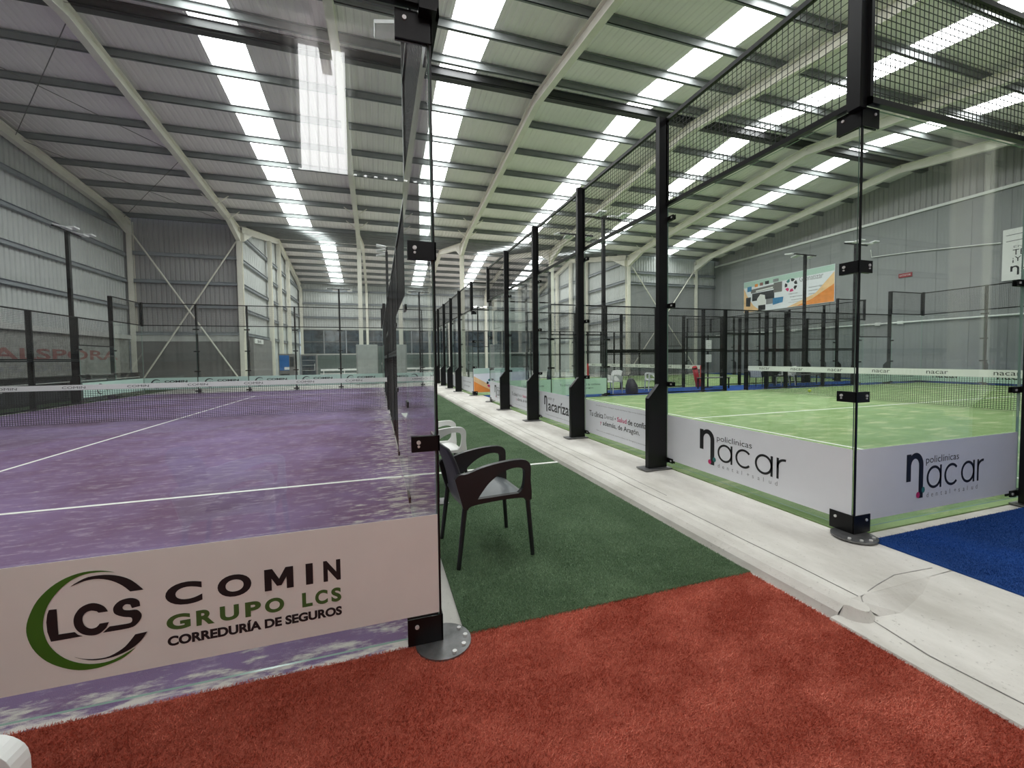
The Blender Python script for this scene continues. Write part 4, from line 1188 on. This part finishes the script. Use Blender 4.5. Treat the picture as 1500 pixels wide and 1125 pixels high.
t = thing('wall_banner', 'white dental clinic panel high on the grey wall at the right edge', 'banner', (0, 0, 0))
mb = MB(); mb.box((24.93, 3.5, 4.4), (24.96, 8.4, 6.52)); bb = mb.build('backing', M['white'], t)
pl.text('EN POLICLÍNICAS', -8.08, -6.2, 5.72, 5.83, M['ink_grey'], bb)
pl.text('TE VAMOS A VER', -8.1, -5.6, 5.42, 5.65, M['ink'], bb)
pl.text('¡Y NO VAS A PARAR!', -8.1, -5.3, 5.1, 5.36, M['ink'], bb)
eta(pl, bb, -8.15, -7.9, 4.98, 4.75, 4.6, 0.06)
pl.text('acar', -7.85, -7.1, 4.68, 4.88, M['ink'], bb)
for k, zc in enumerate((6.25, 6.0)):
    pl.poly([[(-8.3, zc), (-4.0, zc + 0.12), (-4.0, zc + 0.16), (-8.3, zc + 0.03)]], M['ink_grey'], bb, 'print')
mb = MB(); mb.box((24.95, 11.5, 5.22), (24.985, 12.05, 5.42)); sg = tag(mb.build('wall_sign', M['sign_red']), 'small dark red sign plate on the grey wall', 'sign')
pl.lift = -0.016; pl.text('EXTINTOR', -12.0, -11.55, 5.28, 5.36, M['white'], sg); pl.lift = 0.004
# white pipe with junction boxes, and a loose cable
mb = MB(); mb.tube([(24.93, -7.5, 2.96), (24.93, 23.8, 2.98)], 0.045, 10); pp = tag(mb.build('pipe', M['white']), 'white horizontal pipe along the grey wall above the blue strip', 'pipe')
for y in (11.9, 12.9, 17.5):
    mb = MB(); mb.box((24.88, y - 0.12, 2.89), (24.97, y + 0.12, 3.05)); mb.build('junction_box', M['white'], pp)
mb = MB(); mb.tube([(24.92, 13.3, 6.95), (24.92, 13.25, 6.55), (24.92, 11.5, 6.4), (24.92, 9.0, 6.1), (24.92, 8.45, 6.02)], 0.022, 8)
tag(mb.build('cable', M['white']), 'thin pale cable sagging across the upper grey wall', 'cable')

# left outside strip: dark bar counter with white rail -------------------------
t = thing('counter', 'long black counter along the boarded wall left of the purple court', 'counter', (-11.6, 17.0, 0))
mb = MB(); mb.box((-0.35, -4.5, 0), (0.3, 5.5, 0.88)); bevel(mb.build('body', M['black_soft'], t), 0.01)
mb = MB(); mb.box((-0.4, -4.55, 0.88), (0.36, 5.55, 0.94)); bevel(mb.build('worktop', M['black'], t), 0.01)
for k in range(4):
    mb = MB(); mb.box((0.3, -4.2 + 2.4 * k, 0.12), (0.315, -2.1 + 2.4 * k, 0.8)); d = mb.build('door', M['chair_grey'], t)
    mb = MB(); mb.box((0.315, -2.5 + 2.4 * k, 0.5), (0.335, -2.2 + 2.4 * k, 0.53)); mb.build('handle', M['bolt'], d)
mb = MB(); mb.tube([(0.37, -4.4, 0.72), (0.37, 5.4, 0.72)], 0.02, 8); mb.build('rail', M['bolt'], t)
# far hall furniture ---------------------------------------------------------
t = thing('vending_machine', 'blue fronted vending machine in the far hall', 'machine', (-6.35, 30.6, 0))
mb = MB(); mb.box((-0.45, -0.4, 0), (0.55, 0.4, 1.9)); bevel(mb.build('cabinet', M['panelgrey'], t), 0.02)
mb = MB(); mb.box((-0.4, -0.415, 0.75), (0.2, -0.4, 1.8)); fp = mb.build('front_panel', M['vend'], t)
mb = MB(); mb.box((-0.1, -0.425, 0.8), (0.2, -0.415, 0.98)); mb.build('price_card', M['white'], fp)
mb = MB(); mb.box((0.25, -0.415, 1.0), (0.5, -0.4, 1.7)); mb.build('keypad', M['chair_grey'], t)
mb = MB(); mb.box((-0.35, -0.42, 0.2), (0.2, -0.4, 0.5)); mb.build('hatch', M['black'], t)
t = thing('drinks_fridge', 'dark glass fronted cabinet beside the blue vending machine', 'fridge', (-4.95, 30.9, 0))
mb = MB(); mb.box((-0.5, -0.3, 0), (0.5, 0.35, 1.85)); mb.build('cabinet', M['panelgrey'], t)
mb = MB(); mb.box((-0.44, -0.315, 0.15), (0.44, -0.3, 1.75)); d = mb.build('door', M['window_dark'], t)
mb = MB(); mb.box((0.36, -0.34, 0.7), (0.39, -0.315, 1.2)); mb.build('handle', M['bolt'], d)
for k in range(4):
    mb = MB(); mb.box((-0.42, -0.32, 0.35 + 0.36 * k), (0.42, -0.312, 0.37 + 0.36 * k)); mb.build('shelf', M['bolt'], d)
t = thing('column_padding', 'pale grey padded box around the foot of a cream column', 'padding', (-0.75, 23.6, 0))
for sx, sy in ((0, -1), (0, 1), (-1, 0), (1, 0)):
    mb = MB()
    if sx == 0: mb.box((-0.62, sy * 0.28 - 0.03, 0), (0.45, sy * 0.28 + 0.03, 2.3))
    else: mb.box((-0.085 + sx * 0.56 - 0.03, -0.25, 0), (-0.085 + sx * 0.56 + 0.03, 0.25, 2.3))
    bevel(mb.build('pad', M['bin'], t), 0.02)
t = thing('locker', 'dark ribbed locker right of the grey padded column foot', 'locker', (0.35, 24.6, 0))
mb = MB(); mb.box((-0.6, -0.2, 0), (0.5, 0.3, 2.25)); mb.build('body', M['panelgrey'], t)
for k in range(4):
    mb = MB(); mb.box((-0.57 + 0.27 * k, -0.22, 0.05), (-0.33 + 0.27 * k, -0.2, 2.2)); d = mb.build('door', M['dark_green_panel'], t)
    mb = MB(); mb.box((-0.37 + 0.27 * k, -0.235, 1.1), (-0.35 + 0.27 * k, -0.22, 1.25)); mb.build('handle', M['bolt'], d)
for i, (x, y, lab) in enumerate(((-2.6, 30.5, 'long white bench in the far hall beyond the purple court'), (3.3, 27.6, 'white bench in the far hall at the end of the aisle'))):
    t = thing('bench', lab, 'bench', (x, y, 0))
    for k in range(2):
        mb = MB(); mb.box((-1.6, -0.2 + 0.21 * k, 0.42), (1.6, -0.01 + 0.21 * k, 0.46)); mb.build('slat', M['white'], t)
    mb = MB(); mb.box((-1.6, 0.2, 0.65), (1.6, 0.23, 0.78)); mb.build('backrest', M['white'], t)
    for sx in (-1.4, 0, 1.4):
        mb = MB(); mb.box((sx - 0.025, -0.18, 0), (sx + 0.025, 0.18, 0.42)); mb.box((sx - 0.025, 0.17, 0.42), (sx + 0.025, 0.2, 0.75)); mb.build('leg', M['bolt'], t)
mb = MB(); mb.box((-7.2, 25.0, 0.0), (-7.0, 29.3, 2.75)); pt = tag(mb.build('partition', M['panelgrey']), 'dark grey partition panel by the cream column in the far hall', 'partition')
mb = MB(); mb.box((-7.0, 25.2, 2.45), (-6.95, 27.0, 2.72)); sgn = mb.build('sign_board', M['white'], pt)
Plane((-6.95, 0, 0), (0, 1, 0), (1, 0, 0), 0.002).text('BAR', 25.7, 26.5, 2.5, 2.66, M['ink'], sgn, 0.02)
